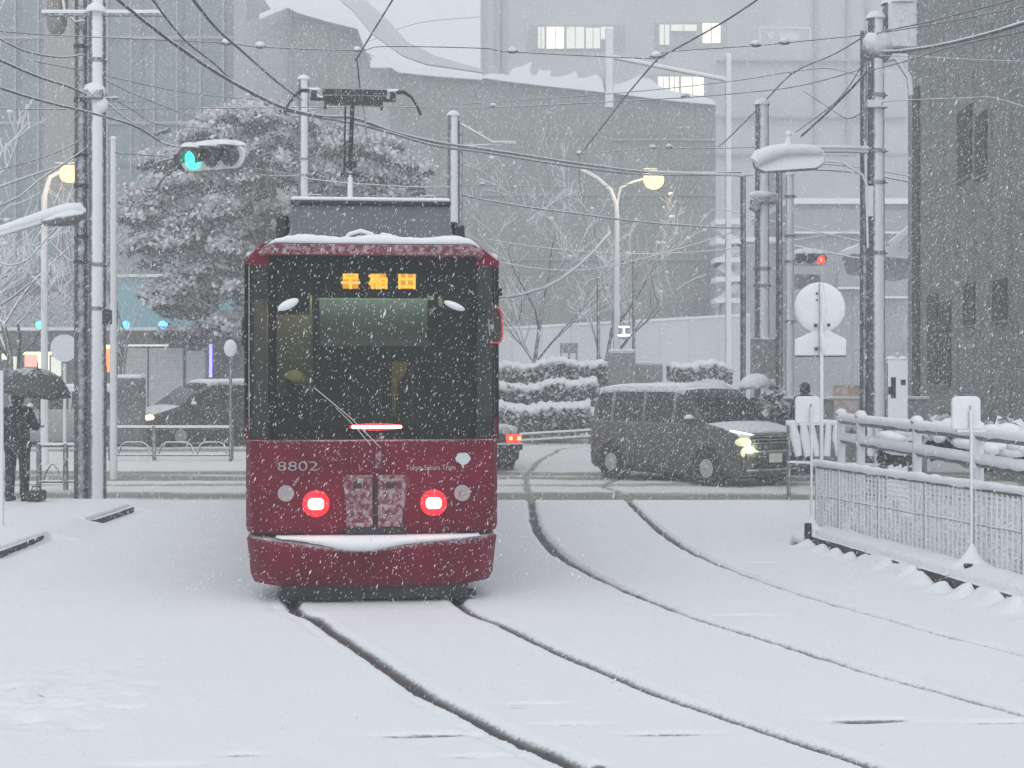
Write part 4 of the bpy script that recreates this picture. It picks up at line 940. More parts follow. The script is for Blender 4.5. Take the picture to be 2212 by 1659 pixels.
b = MB(); b.sphere((-.05, -.15, z_at(418, 35)), .16, (1.8, 1, .6)); b.build('snow_lump', M['snow'], pF)
b = MB(); b.box((-.0, -.15, z_at(770, 35)), (.5, .4, .9)); b.build('cabinet', M['grey'], pF, bevel=.02)
pG, hG, rG = pole(1683, 372, 36, 16, 'post', 'slimmer grey post just right of the thick pole with clamps', m='pole_bare', cap=False)
pG2, hG2, _ = pole(1706, 378, 38, 20, 'post', 'pale lattice-like post with a dark edge behind the round sign', m='pole_lite')
bands(pG2, [z_at(y, 38) for y in (420, 505, 560, 690)], .12)
pH, hH, rH = pole(1605, 380, 37, 12, 'signal_mast', 'thin dark mast with a long snowy horizontal arm behind the van', m='pole_bare', taper=1)
b = MB(); b.tube([(0, 0, z_at(374, 37)), (x_at(1400, 37) - x_at(1605, 37), 0, z_at(366, 37))], .035, 8); b.tube([(0, 0, z_at(374, 37)), (.25, 0, z_at(372, 37))], .035, 8); b.build('arm', M['pole_lite'], pH)
pI, hI, rI = pole(1573, 120, 60, 13, 'gantry_mast', 'distant mast right of the lit office windows with a diagonal beam', m='pole_lite', taper=1)
b = MB(); b.tube([(0, 0, z_at(170, 60)), (x_at(1310, 60) - x_at(1573, 60), 0, z_at(118, 60))], .09, 8); b.tube([(x_at(1316, 60) - x_at(1573, 60), 0, z_at(60, 60)), (x_at(1316, 60) - x_at(1573, 60), 0, z_at(230, 60))], .16, 10); b.tube([(x_at(1290, 60) - x_at(1573, 60), 0, z_at(112, 60)), (x_at(1316, 60) - x_at(1573, 60), 0, z_at(230, 60)), (x_at(1335, 60) - x_at(1573, 60), 0, z_at(130, 60))], .05, 6)
b.build('beam', M['snowsteel'], pI)
pole(4, 800, 19.2, 9, 'post', 'pale thin post at the very left edge in the snow', m='pole_lite', cap=False)
pole(245, 300, 30, 16, 'post', 'greyish post close behind the snow-plastered pole on the left', m='pole_lite', cap=True)

# street lamps
sl = thing('street_lamp', 'street lamp with a warm glowing bulb over the junction right of the tram', 'street lamp', (x_at(1332, 52), 52, -.1))
def L52(x, y, Y=52, x0=1332): return (x_at(x, Y) - x_at(x0, Y), 0, z_at(y, Y) + .1)
b = MB(); b.tube([(0, 0, 0), L52(1332, 470), L52(1330, 440), L52(1318, 410), L52(1290, 385), L52(1255, 366)], [.13, .09, .085, .08, .075, .08], 8); b.tube([L52(1331, 450), L52(1340, 405), L52(1368, 392), L52(1392, 386)], [.05, .045, .04, .03], 6); b.build('lamp_post', M['pole_lite'], sl)
b = MB(); b.sphere(L52(1412, 388), .33, (1.05, 1, 1)); b.build('bulb', M['lampglow'], sl)
b = MB(); b.box(L52(1404, 366), (.5, .3, .06)); b.build('lamp_shade', M['steel'], sl, bevel=.03)
pl = bpy.data.lights.new('street_lamp_light', 'POINT'); pl.energy = 70; pl.color = (1, .75, .4); pl.shadow_soft_size = .25
po = bpy.data.objects.new('street_lamp_light', pl); C.objects.link(po); po.location = P(1412, 398, 51.3)
s2 = thing('street_lamp', 'warm lit street lamp half hidden by the dark pole at upper left', 'street lamp', (x_at(96, 34), 34, -.05))
b = MB(); b.tube([(0, 0, 0), (0, 0, z_at(420, 34)), (.12, 0, z_at(378, 34)), (.40, 0, z_at(362, 34))], [.09, .07, .05, .045], 8); b.build('lamp_post', M['pole_lite'], s2)
b = MB(); b.sphere((x_at(149, 34) - x_at(96, 34), 0, z_at(370, 34)), .21, (1, 1, .95)); b.build('bulb', M['lampglow'], s2)
b = MB(); b.box((x_at(146, 34) - x_at(96, 34), 0, z_at(350, 34)), (.5, .25, .06)); b.build('lamp_shade', M['steel'], s2, bevel=.02)
pl = bpy.data.lights.new('street_lamp_light', 'POINT'); pl.energy = 25; pl.color = (1, .72, .36); pl.shadow_soft_size = .2
po = bpy.data.objects.new('street_lamp_light', pl); C.objects.link(po); po.location = P(149, 385, 33.4)
s3 = thing('street_lamp', 'unlit street lamp head under thick snow reaching in from the left edge', 'street lamp', (x_at(-60, 21.5), 21.5, .05))
def L3(x, y): return (x_at(x, 21.5) - x_at(-60, 21.5), 0, z_at(y, 21.5) - .05)
b = MB(); b.tube([(0, 0, 0), L3(-60, 560), L3(-40, 525), L3(0, 505), L3(90, 478)], [.08, .06, .05, .045, .045], 10); b.build('lamp_post', M['pole_lite'], s3)
b = MB(); b.tube([L3(95, 480), L3(125, 474), L3(160, 468), L3(182, 462)], [.05, .10, .12, .05], 12); b.build('lamp_head', M['steel'], s3)
b = MB(); b.tube([L3(-20, 503), L3(40, 484), L3(100, 464), L3(145, 452), L3(172, 449), L3(184, 458)], [.055, .065, .075, .085, .075, .03], 10); b.build('snow_layer', M['snow'], s3)

# traffic signals
def signal(name, label, loc, rz, w=1.15, h=.40, lit=1, emat='greensig', snow=.09, parent_arm=None, tilt=0):
    t = thing(name, label, 'traffic light', loc, rz)
    t.rotation_euler = (0, R(tilt), rz)
    pts = []
    for i in range(24):
        a = 2 * math.pi * i / 24; cx = (w / 2 - h / 2) * (1 if math.cos(a) >= 0 else -1); pts.append((cx + math.cos(a) * h / 2, math.sin(a) * h / 2))
    b = MB(); b.prism(pts, (0, -.05, 0), (1, 0, 0), (0, 0, 1), (0, .12, 0)); b.build('housing', M['signalbody'], t, bevel=.02)
    for i in range(3):
        cx = (-1 + i) * (w / 2 - h / 2) * .86
        b = MB(); b.tube([(cx, -.058, 0), (cx, -.075, 0)], h * .36, 20); b.build('lens', M[emat] if i == lit else M['hoodin'], t)
        b = MB(); n = 14; vs = []; fs = []
        for j in range(n + 1):
            a = R(-15) + R(210) * j / n
            for (yy, rr_) in ((-.06, h * .41), (-.33 + .08 * abs(math.cos(a)), h * .43)):
                vs.append((cx + math.cos(a) * rr_, yy, math.sin(a) * rr_ - (.05 if yy < -.1 else 0)))
        for j in range(n): fs.append((2 * j, 2 * j + 1, 2 * j + 3, 2 * j + 2))
        b.add(vs, fs, True); hd = b.build('hood', M['hoodin'], t); so = hd.modifiers.new('t', 'SOLIDIFY'); so.thickness = .012
        if snow: b = MB(); b.sphere((cx, -.14, h * .38), 1, (h * .36, .17, snow * .9), 12, 6, half=True); b.build('hood_snow', M['snow'], hd)
    if snow:
        b = MB(); b.sphere((0, .0, h * .40), 1, (w * .50, .11, snow * 1.2), 20, 6, half=True); b.build('snow_cap', M['snow'], t)
    return t
g1 = P(462, 342, 23.6)
sg = signal('traffic_light', 'horizontal traffic light glowing green under snow in front of the big tree', g1, R(-24), 1.16, .40, 0, 'greensig', .10)
b = MB(); b.tube([(-.6, .05, .07), (-1.05, .35, .09), (-1.62, .72, .10)], .025, 8); b.tube([(-.6, .05, -.10), (-1.0, .25, -.12), (-1.35, .5, -.24), (-1.6, .72, -.34)], .018, 8); b.tube([(-1.1, .4, .55), (-1.6, .72, .56)], .035, 8); b.build('arm', M['steel'], sg)
b = MB(); b.box((-.62, 0, -.02), (.12, .14, .22)); b.build('mount', M['dark'], sg, bevel=.01)
r1 = P(1748, 560, 44)
sr = signal('traffic_light', 'distant traffic light glowing red above the round snowy sign', r1, R(8), 1.05, .36, 2, 'redsig', .14)
b = MB(); b.tube([(.32, -.078, -.02), (.335, -.09, -.02)], .05, 10); b.build('bulb', M['redsigc'], sr)
b = MB(); b.tube([(-.2, .1, 0), (-.55, .2, 0)], .03, 8); b.build('arm', M['pole_lite'], sr)
b = MB(); b.box((-.1, .05, -.62), (.55, .3, .42)); b.box((.22, -.12, -.65), (.12, .05, .45)); b.build('signal_box', M['grey'], sr, bevel=.02)
w1 = P(1704, 344, 25.6)
sw = thing('traffic_light', 'back of a traffic light capped with thick snow on an arm of the right pole', 'traffic light', w1, 0)
pts = []
for i in range(24):
    a = 2 * math.pi * i / 24; cx = .36 * (1 if math.cos(a) >= 0 else -1); pts.append((cx + math.cos(a) * .22, math.sin(a) * .19))
b = MB(); b.prism(pts, (0, -.05, -.02), (1, 0, 0.06), (0, .35, 1), (0, .16, 0)); b.build('housing', M['steel'], sw, bevel=.03)
b = MB(); b.tube([(-.57, -.1, -.06), (-.5, -.1, .02), (-.3, -.1, .10), (-.1, -.08, .155), (.2, -.08, .16), (.45, -.06, .14), (.55, -.05, .10)], [.10, .13, .115, .09, .08, .07, .03], 12); b.tube([(-.02, -.08, .2), (-.02, -.08, .30), (-.01, -.08, .38)], [.07, .05, .03], 8); b.sphere((-.02, -.08, .40), .055); b.build('snow_cap', M['snow'], sw)
b = MB(); b.tube([(.1, .1, .16), (1.0, .2, .17), (1.35, .3, .17)], .04, 8); b.tube([(.3, .1, .0), (.9, .2, -.02), (1.25, .25, -.22), (1.38, .3, -.5)], .022, 8); b.build('arm', M['snowsteel'], sw)
b = MB(); b.tube([(.1, .05, .215), (1.0, .15, .22), (1.35, .25, .22)], .03, 8); b.build('arm_snow', M['snow'], sw)

# round sign with plate, boards, fence on the right
sgn = thing('road_sign', 'back of a round snow-plastered sign with a plate under it', 'road sign', (x_at(1774, 18.6), 18.6, 0))
def S(x, y, Y=18.6, x0=1774): return (x_at(x, Y) - x_at(x0, Y), z_at(y, Y))
b = MB(); b.tube([(0, 0, 0), (0, 0, S(0, 612)[1])], .026, 12); b.build('post', M['pole_lite'], sgn)
b = MB(); cx, cz = S(1772, 665); b.tube([(cx, .05, cz), (cx, .07, cz)], .305, 40, smooth=False); dk_ = b.build('disc', M['pole_lite'], sgn)
b = MB(); b.loft([[Vector((cx + math.cos(2 * math.pi * i / 40) * q, yy, cz + math.sin(2 * math.pi * i / 40) * q)) for i in range(40)] for q, yy in ((.300, .052), (.298, .032), (.28, .018), (.2, .012), (.05, .010))], cap=True); b.build('snow', M['snow'], dk_)
b = MB()
for i, (y0, y1) in enumerate(((628, 700), (722, 765))): b.tube([(.012, -.01, S(0, y0)[1]), (.012, -.03, S(0, (y0 + y1) / 2)[1]), (.012, -.01, S(0, y1)[1])], [.02, .038, .02], 8)
b.build('post_snow', M['snow'], sgn)
b = MB(); pl_ = [S(x, y) for x, y in ((1718, 768), (1718, 733), (1735, 726), (1752, 718), (1762, 708), (1786, 708), (1797, 717), (1815, 725), (1829, 733), (1829, 768))]
b.prism([(p[0], p[1]) for p in pl_], (0, .02, 0), (1, 0, 0), (0, 0, 1), (0, .03, 0)); b.build('plate', M['snow'], sgn, bevel=.012)
b = MB(); b.box((S(1774, 770)[0], .04, S(0, 770)[1]), (.60, .04, .012)); b.box((S(1762, 0)[0], -.005, S(0, 703)[1]), (.035, .03, .035)); b.box((S(1790, 0)[0], -.005, S(0, 702)[1]), (.03, .03, .03)); b.box((S(1763, 0)[0], -.005, S(0, 753)[1]), (.03, .03, .035)); b.sphere((S(1765, 0)[0], .005, S(0, 634)[1]), .014); b.sphere((S(1765, 0)[0], .005, S(0, 648)[1]), .012); b.build('clamp', M['dark'], sgn)
def board(label, x, ytop, ybot, wpx, Y, ybase, mound, stub):
    t = thing('marker_board', label, 'sign', (x_at(x + wpx * .12, Y), Y, .1), 0, 'snow-covered boards along the low wall')
    w = wpx * Y / F; zt = z_at(ytop, Y) - .1; zb = z_at(ybot, Y) - .1; dx = -wpx * .12 * Y / F
    b = MB(); b.tube([(0, -.03, 0), (0, -.03, zb + (zt - zb) * .6)], .014, 8); b.tube([(0, -.045, .02), (0, -.045, zb)], .014, 8); b.build('post', M['snowsteel'], t)
    pts = []
    for cx, cz, a0 in ((w / 2 - .05, zt - .05, 0), (-w / 2 + .05, zt - .05, 90)):
        for k in range(6): a = R(a0 + 90 * k / 5); pts.append((cx + math.cos(a) * .05, cz + math.sin(a) * .05))
    pts += [(-w / 2, zb), (w / 2, zb)]
    b = MB(); b.prism(pts, (dx, 0, 0), (1, 0, 0), (0, 0, 1), (0, .05, 0)); b.build('panel', M['snow'], t, bevel=.015)
    b = MB(); b.tube([(0, -.01, zb), (0.0, -.012, zb + (zt - zb) * .72)], .006, 6); b.build('slot', M['steel'], t)
    b = MB(); b.box((0, -.01, zb - .01), (w * .98, .05, .018)); b.build('bracket', M['snowsteel'], t)
    b = MB(); r_ = random.Random(int(x)); rings = []
    for i, (q, h) in enumerate(((1, -.1), (.9, .06), (.62, .14), (.34, .22), (.14, .34), (.05, .42))):
        rings.append([Vector((math.cos(2 * math.pi * j / 18) * mound * q * r_.uniform(.93, 1.07), -.06 + math.sin(2 * math.pi * j / 18) * mound * .8 * q * r_.uniform(.93, 1.07), h * mound / .42)) for j in range(18)])
    b.loft(rings); b.build('snow_mound', M['snow'], t)
    b = MB(); b.tube([(stub[0], -mound * .95, -.12), (stub[0], -mound * .95, stub[1])], .042, 14); b.build('base_peg', M['dark'], t)
    return t
board('white snow-covered board nearer the van, at the far end of the mesh fence', 1745, 856, 914, 54, 18.2, 1110, .24, (-.075, .17))
board('white snow-covered board standing before the tiled building, larger in view', 2088, 856, 928, 62, 14.7, 1190, .30, (-.10, .14))

# mesh fence
def vn1(a, c): return float(vnoise(np.array([a]), np.array([c]), 5)[0])
def xf(Y): return 3.586 + .2405 * (18.5 - Y)
mf = thing('mesh_fence', 'low wire-mesh fence clogged with snow along the right edge', 'fence', (xf(18.5), 18.5, 0))
YS = [18.5, 17.9, 16.95, 15.95, 15.0, 14.2, 13.3, 12.3, 11.2]
O0 = Vector((xf(18.5), 18.5, 0))
def W(Y, z, off=0): return Vector((xf(Y) + off, Y, z)) - O0
r_ = random.Random(5)
b = MB(); pp = []
Yc = 18.5
n = 60
pp = [W(18.55 - (18.55 - 11) * i / n, .925 + r_.uniform(-.006, .006)) for i in range(n + 1)]
b.tube(pp, [.042 + r_.uniform(-.006, .008) for _ in pp], 10); b.build('top_rail', M['snow'], mf)
b = MB(); b.tube([W(18.5, .88), W(11, .88)], .02, 8); b.tube([W(18.5, .14), W(11, .14)], .02, 8); b.build('rail_underside', M['steel'], mf)
pp = [W(18.45 - (18.45 - 11) * i / n, .55 + r_.uniform(-.004, .004)) for i in range(n + 1)]
b = MB(); b.tube(pp, .017, 8); b.build('middle_rail', M['snowsteel'], mf)
for Y in YS:
    b = MB(); b.tube([W(Y, 0), W(Y, .92)], .026, 10); b.build('post', M['pole_lite'], mf)
for i in range(len(YS) - 1):
    b = MB(); y0, y1 = YS[i], YS[i + 1]; nn = int((y0 - y1) / .085)
    for k in range(1, nn):
        Y = y0 + (y1 - y0) * k / nn; th = .017 + r_.uniform(0, .011)
        a = W(Y, .15); c_ = W(Y, .88); b.box((a + c_) / 2, (.022, th * 1.9, .73), (0, 0, math.atan2(-.2405, 1)))
    for k in range(1, 15):
        z = .15 + .73 * k / 15; a = W(y0, z); c_ = W(y1, z); d = c_ - a; b.box((a + c_) / 2, (d.length, .018, .016 + r_.uniform(0, .010)), (0, 0, math.atan2(d.y, d.x)))
    for k in range(int((y0 - y1) * 420)):     # clogged snow in the mesh
        Y = y0 + (y1 - y0) * r_.random(); z = .16 + .66 * r_.random() ** 1.25; q = r_.uniform(.012, .040)
        if vn1(Y * 3.1, z * 4.0) > .27: b.sphere(W(Y, z, .012), q, (.28, .8, 1.2), 5, 3)
    b.build('mesh_panel', M['mesh'], mf)
# pipe railing above and behind it
pr_ = thing('pipe_railing', 'thick snow-coated two-bar pipe railing behind the mesh fence', 'fence', (x_at(1817, 19.8), 19.8, 0))
O1 = Vector((x_at(1817, 19.8), 19.8, 0)); A1 = P(1817, 902, 19.8); B1 = P(2212, 945, 14.6); A2 = P(1820, 944, 19.8); B2 = P(2212, 1008, 14.6)
def U(a, b_, t): return a.lerp(b_, t) - O1
for nm, a, b_, rr_ in (('top_bar', A1, B1, .062), ('lower_bar', A2, B2, .062)):
    b = MB(); pp = [U(a, b_, -.0 + 1.5 * i / 50) for i in range(51)]; b.tube(pp, [rr_ + r_.uniform(-.005, .005) for _ in pp], 12); o = b.build(nm, M['snow'], pr_)
    b = MB(); b.tube([q + Vector((0, 0, -.032)) for q in pp[::10]], .048, 10); b.build(nm + '_pipe', M['steel'], pr_)
for t_ in (.0, .14, .49, .80, 1.1, 1.35):
    a = U(A1, B1, t_); h = 1.0
    b = MB(); b.tube([Vector((a.x, a.y, .0)), Vector((a.x, a.y, a.z + .03))], .052 if t_ < .5 else .06, 12); b.sphere((a.x, a.y, a.z + .055), .075, (1, 1, .8)); b.build('post', M['snowsteel'], pr_)

# things behind the railing
b = MB(); t = thing('slotted_panel', 'upright pale panel with dark slots beside the right pole', 'panel', (x_at(1938, 24), 24, -.05))
X0 = 0
b.box((0, 0, 1.12), (.31, .10, 2.25)); b.build('slab', M['pole_lite'], t, bevel=.02)
for dx, y0, y1 in ((-.07, 815, 860), (.08, 820, 832), (-.07, 905, 940), (.09, 905, 928), (-.11, 835, 852)):
    b = MB(); z0 = z_at(y0, 24) + .05; z1 = z_at(y1, 24) + .05; b.box((dx, -.052, (z0 + z1) / 2), (.075, .012, z0 - z1)); b.build('slot', M['dark'], t, bevel=.005)
b = MB(); b.sphere((-.08, 0, 2.24), 1, (.1, .07, .05), half=True); b.sphere((.09, 0, 2.24), 1, (.08, .07, .05), half=True); b.build('snow_cap', M['snow'], t)
t, h_, _ = pole(1956, 735, 27, 8, 'spike_post', 'thin snowy post with a pointed tip above the slotted panel', m='pole_lite', cap=False)
b = MB(); b.tube([(0, 0, h_ - .05), (0, 0, h_ + .12), (0, 0, h_ + .42)], [.03, .065, .006], 8); b.build('tip', M['snow'], t)
t, h_, _ = pole(1866, 745, 30, 7, 'post', 'thin snowy post between the round sign and the right pole', m='pole_lite', cap=True)
b = MB(); b.sphere((0, 0, h_ + .12), .1, (.6, .6, 2)); b.build('tip', M['snow'], t)
bw = thing('block_wall', 'low pale wall with a snowy coping and orange patch behind the right pole', 'wall', (x_at(1840, 32), 32, 0))
b = MB(); b.box((0, 0, .35), (x_at(2010, 32) - x_at(1690, 32), .2, 2.2)); b.build('wall', M['midwall'], bw)
b = MB(); b.box((0, -.02, 1.47), (x_at(2010, 32) - x_at(1690, 32) + .1, .3, .06)); b.build('coping_snow', M['snow'], bw, bevel=.02)
b = MB(); b.box((x_at(1840, 32) - x_at(1842, 32), -.12, z_at(880, 32)), (.75, .04, .9)); b.build('orange_boards', M['brick_orange'], bw)
gu = thing('guard_railing', 'snow-draped guard railing between the van and the right pole', 'fence', (x_at(1690, 24.5), 24.5, 0))
def G(x, y, Y=24.5): return P(x, y, Y) - Vector((x_at(1690, 24.5), 24.5, 0))
b = MB(); b.tube([G(1698, 914), G(1780, 912), G(1900, 918), G(1990, 925)], .045, 8); b.build('top_bar', M['snow'], gu)
for x in (1712, 1735, 1752, 1790, 1808, 1880, 1925, 1972):
    b = MB(); lean = r_.uniform(-6, 22); b.tube([G(x, 915), G(x + lean * .4, 945), G(x + lean, 985)], [.05, .09 * r_.uniform(.5, 1.2), .06], 8); b.build('snow_drape', M['snowsteel'], gu)
b = MB(); b.tube([G(1700, 1000), G(1990, 1010)], .04, 8)
for x in (1704, 1820, 1935): b.tube([G(x, 915), G(x, 1080)], .035, 8)
b.build('frame', M['steel'], gu)
def heap(name, label, x, y, Y, w, h, seed, cat='bush', m='leaf', group=None, d=None):
    """low shrub: leafy faces with a broken snow cover"""
    t = thing(name, label, cat, (x_at(x, Y), Y, 0), 0, group); r_ = np.random.RandomState(seed)
    W_ = w * Y / F / 2; H_ = h * Y / F; z0 = z_at(y, Y); D_ = d or W_ * .6
    n = int(500 * max(.5, W_)); a = r_.uniform(0, 2 * np.pi, n); q = np.sqrt(r_.uniform(0, 1, n)) ; zz = r_.uniform(0, 1, n)
    c = np.stack([np.cos(a) * q * W_, np.sin(a) * q * D_, z0 + H_ * (zz * np.sqrt(np.maximum(0, 1 - q ** 2 * .8)))], -1)
    leafs('foliage', c, .07, M[m], t, seed); top = zz > .62
    leafs('snow_cover', c[top] + np.array([0, -.02, .05]), .11, M['leafsnow'], t, seed + 1, flat=.6)
    return t
def leafs(name, c, size, m, parent, seed, flat=0.0, loc0=None):
    r_ = np.random.RandomState(seed); n = len(c)
    u = r_.normal(size=(n, 3)); u[:, 2] *= (1 - flat); u /= np.linalg.norm(u, axis=1)[:, None] + 1e-9
    v = r_.normal(size=(n, 3)); v[:, 2] *= (1 - flat); v -= (v * u).sum(1)[:, None] * u; v /= np.linalg.norm(v, axis=1)[:, None] + 1e-9
    s = size * r_.uniform(.5, 1.5, n)[:, None]; t_ = s * r_.uniform(.5, 1.0, n)[:, None]
    w = np.cross(u, v) * s * .35
    co = np.stack([c - u * s - v * t_ * .6, c + u * s * .4 - v * t_ + w, c + u * s + v * t_ * .5, c - u * s * .3 + v * t_ + w * .5], 1).reshape(-1, 3).astype(np.float32)
    me = bpy.data.meshes.new(name); me.vertices.add(n * 4); me.vertices.foreach_set('co', co.ravel())
    me.loops.add(n * 4); me.loops.foreach_set('vertex_index', np.arange(n * 4, dtype=np.int32)); me.polygons.add(n)
    me.polygons.foreach_set('loop_start', np.arange(0, n * 4, 4, dtype=np.int32)); me.update(calc_edges=True)
    me.materials.append(m); o = bpy.data.objects.new(name, me); C.objects.link(o)
    if parent is not None: o.parent = parent
    return o
for i, (x, y, Y, w, h, lab) in enumerate(((2045, 990, 18.8, 80, 85, 'snow-laden shrub behind the pipe railing under the larger white board'), (2165, 1010, 17.5, 120, 95, 'snow-laden shrub behind the railing at the right edge'), (1935, 1000, 20.6, 70, 75, 'small snowy shrub at the foot of the slotted panel'), (1672, 925, 30.5, 58, 90, 'grey snow-dusted shrub in front of the black-jacketed person'))):
    t = heap('snowy_shrub', lab, x, y, Y, w, h, 50 + i, group='snowy shrubs behind the railing')
    b = MB(); rr = random.Random(i)
    for k in range(9 if i < 3 else 0):
        q = rr.uniform(-.42, .42) * w * Y / F; hh = z_at(y, Y) + h * Y / F * (.35 + .6 * rr.random()); b.sphere((q, -.15 - .1 * rr.random(), hh), 1, (rr.uniform(.08, .22), .14, rr.uniform(.05, .09)), 10, 6, rnd=.12, rng=rr)
    if i < 3: b.build('snow_lump', M['snow'], t)

# ------------------------------------------------------------------ hedges and things beyond the road
def hedge(label, x0, x1, yt, yb, Y, seed, depth=1.6):
    t = thing('hedge', label, 'hedge', (x_at((x0 + x1) / 2, Y), Y, -.1), 0, 'terraced hedges beyond the road'); r_ = np.random.RandomState(seed)
    W_ = (x1 - x0) * Y / F; zt = z_at(yt, Y) + .1; zb = z_at(yb, Y) + .1; n = int(W_ * (zt - zb) * 900)
    c = np.stack([r_.uniform(-W_ / 2, W_ / 2, n), r_.uniform(-.25, depth, n) ** 1, r_.uniform(0, 1, n) ** .8 * (zt - zb) + zb - .15], -1)
    c[:, 2] += .08 * np.sin(c[:, 0] * 1.7 + seed) + .05 * np.sin(c[:, 0] * 4.1)
    front = r_.uniform(0, 1, n) < .7; c[front, 1] = r_.uniform(-.3, .05, front.sum())
    leafs('foliage', c, .075, M['leaf'], t, seed)
    b = MB(); b.box((0, depth / 2 + .15, zb + (zt - zb) * .42), (W_, depth, (zt - zb) * .8)); b.build('branch_mass', M['leaf'], t)
    rr = random.Random(seed); b = MB(); rings = []
    nn = int(W_ / .09)
    for i in range(nn + 1):
        x = -W_ / 2 + W_ * i / nn; e = .08 * math.sin(x * 1.7 + seed) + .05 * math.sin(x * 4.1) + rr.uniform(-.05, .05); dr = rr.uniform(.02, .20)
        zz = zt - .12 + e
        rings.append([Vector((x, depth + .2, zz - .1)), Vector((x, depth + .1, zz + .12)), Vector((x, .1, zz + .14)), Vector((x, -.22, zz + .05)), Vector((x, -.36 - rr.random() * .08, zz - dr * .4)), Vector((x, -.3, zz - dr)), Vector((x, .0, zz - .1))])
    b.loft(rings); b.build('snow_cover', M['leafsnow'] if False else M['snow'], t)
    m_ = r_.uniform(0, 1, n) < .5 * (c[:, 2] - zb + .3) / (zt - zb); leafs('snow_flecks', c[m_] + np.array([0, -.10, 0.02]), .06, M['leafsnow'], t, seed + 5, .3)['kind'] = 'stuff'
    return t
hedge('lowest snow-topped hedge just behind the road right of the tram', 1040, 1275, 868, 925, 44, 11)
hedge('middle snow-topped hedge of the three tiers right of the tram', 1040, 1290, 822, 868, 47, 12)
hedge('topmost snow-topped hedge of the three tiers right of the tram', 1040, 1312, 780, 826, 50, 13)
hedge('short dark hedge behind the van roof', 1448, 1580, 786, 815, 52, 14, 1.2)
def boxthing(name, label, cat, x0, x1, y0, y1, Y, d, m, snow=.08, extra=None):
    t = thing(name, label, cat, (x_at((x0 + x1) / 2, Y), Y, 0)); w = (x1 - x0) * Y / F; zt = z_at(y0, Y); zb = z_at(y1, Y)
    b = MB(); b.box((0, d / 2, (zt + zb) / 2), (w, d, zt - zb)); b.build('case', M[m], t, bevel=.03)
    b = MB(); b.box((0, d / 2, zt + snow / 2), (w * .98, d * .98, snow)); b.build('snow_cap', M['snow'], t, bevel=.035)
    b = MB(); b.box((0, -.012, (zt + zb) / 2), (w * .86, .02, (zt - zb) * .86)); b.build('door', M[m], t, bevel=.005)
    return t
boxthing('cabinet', 'tall grey roadside cabinet beneath the street lamp', 'cabinet', 1316, 1372, 760, 880, 49, .7, 'grey')
boxthing('cabinet', 'wide low roadside cabinet right of the tall grey one', 'cabinet', 1376, 1432, 786, 860, 51, .8, 'grey')
t = thing('notice_board', 'small dark-framed notice board above the top hedge', 'sign', (x_at(1229, 56), 56, 0))
b = MB(); b.box((0, 0, z_at(752, 56)), (.62, .06, .35)); b.build('panel', M['steel'], t); b = MB(); 
for s in (-.27, 0, .27): b.tube([(s, 0, z_at(782, 56) - .8), (s, 0, z_at(745, 56))], .03, 6)
b.build('frame', M['steel'], t)
for lab, x, yt in (('thin post left of the street lamp column', 1292, 600), ('thin post right of the street lamp column', 1369, 545)):
    pole(x, yt, 53, 7, 'post', lab, m='pole_bare', taper=.9)
t = thing('route_sign', 'small sign with white numeral on the lamp column', 'sign', (x_at(1348, 51.6), 51.6, z_at(717, 51.6)))
b = MB(); b.box((0, .04, 0), (.34, .04, .5)); b.build('panel', M['steel'], t)
text_mesh('工', .42, M['whiteled'], t, 'mark', (0, 0, .0), ext=.006, bold=.012)
# W-beam rail at the hedge foot
t = thing('guardrail', 'dark horizontal guardrail at the foot of the lowest hedge', 'guardrail', (x_at(1150, 42.6), 42.6, 0))
pp0 = P(1040, 944, 42.6) - t.location; pp1 = P(1275, 930, 43.6) - t.location
for dz, m_ in ((0, 'steel'), (-.17, 'steel')):
    b = MB(); b.tube([pp0 + Vector((0, 0, dz)), pp1 + Vector((0, 0, dz))], .055, 8); b.build('beam', M[m_], t)
for k in range(5):
    q = pp0.lerp(pp1, k / 4); b = MB(); b.tube([(q.x, q.y + .08, -.1), (q.x, q.y + .08, q.z)], .05, 8); b.build('post', M['steel'], t)
# pipe guard rail on the left across the road
def guard(label, x0, x1, yt, yb, Y, posts, arcs):
    t = thing('guard_railing', label, 'fence', (x_at(x0, Y), Y, -.03)); o = t.location
    def Q(x, y): return P(x, y, Y) - o
    b = MB(); b.tube([Q(x0, yt), Q(x1, yt)], .032, 8); b.build('top_bar', M['steel'], t)
    b = MB(); b.tube([Q(x0, yt - 3), Q(x1, yt - 3)], .024, 8); b.build('bar_snow', M['snow'], t)
    b = MB(); b.tube([Q(x0, yb), Q(x1, yb)], .026, 8); b.build('lower_bar', M['steel'], t)
    for x in posts: b = MB(); b.tube([Q(x, yt - 4), (Q(x, 0).x, 0, 0)], .045, 8); b.build('post', M['steel'], t)
    for a, c_ in arcs:
        b = MB(); b.tube([Q(a, yb), Q(a + 8, yb - 22), Q(a + 18, (yt + yb) / 2 + 2), Q(c_ - 18, (yt + yb) / 2 + 2), Q(c_ - 8, yb - 22), Q(c_, yb)], .02, 8); b.build('inner_loop', M['steel'], t)
    return t
guard('pipe guard railing with arched inner bars in front of the dark people carrier', 236, 504, 924, 983, 35.4, (238, 333, 500), ((255, 325), (342, 420), (425, 492)))
guard('pipe guard railing seen between the waiting person and the dark pole', 82, 172, 962, 1040, 27.0, (84, 142), ((92, 136),))
t, h_, _ = pole(140, 785, 29.5, 8, 'road_sign', 'round grey snow-plastered sign on a thin post behind the umbrella', 'road sign', m='pole_lite', cap=False)
b = MB(); q = 22 * 29.5 / F; b.tube([(0, -.02, z_at(752, 29.5) + .05), (0, -.05, z_at(752, 29.5) + .05)], q * 1.35, 26, smooth=False); b.build('disc', M['pole_lite'], t, bevel=.012)
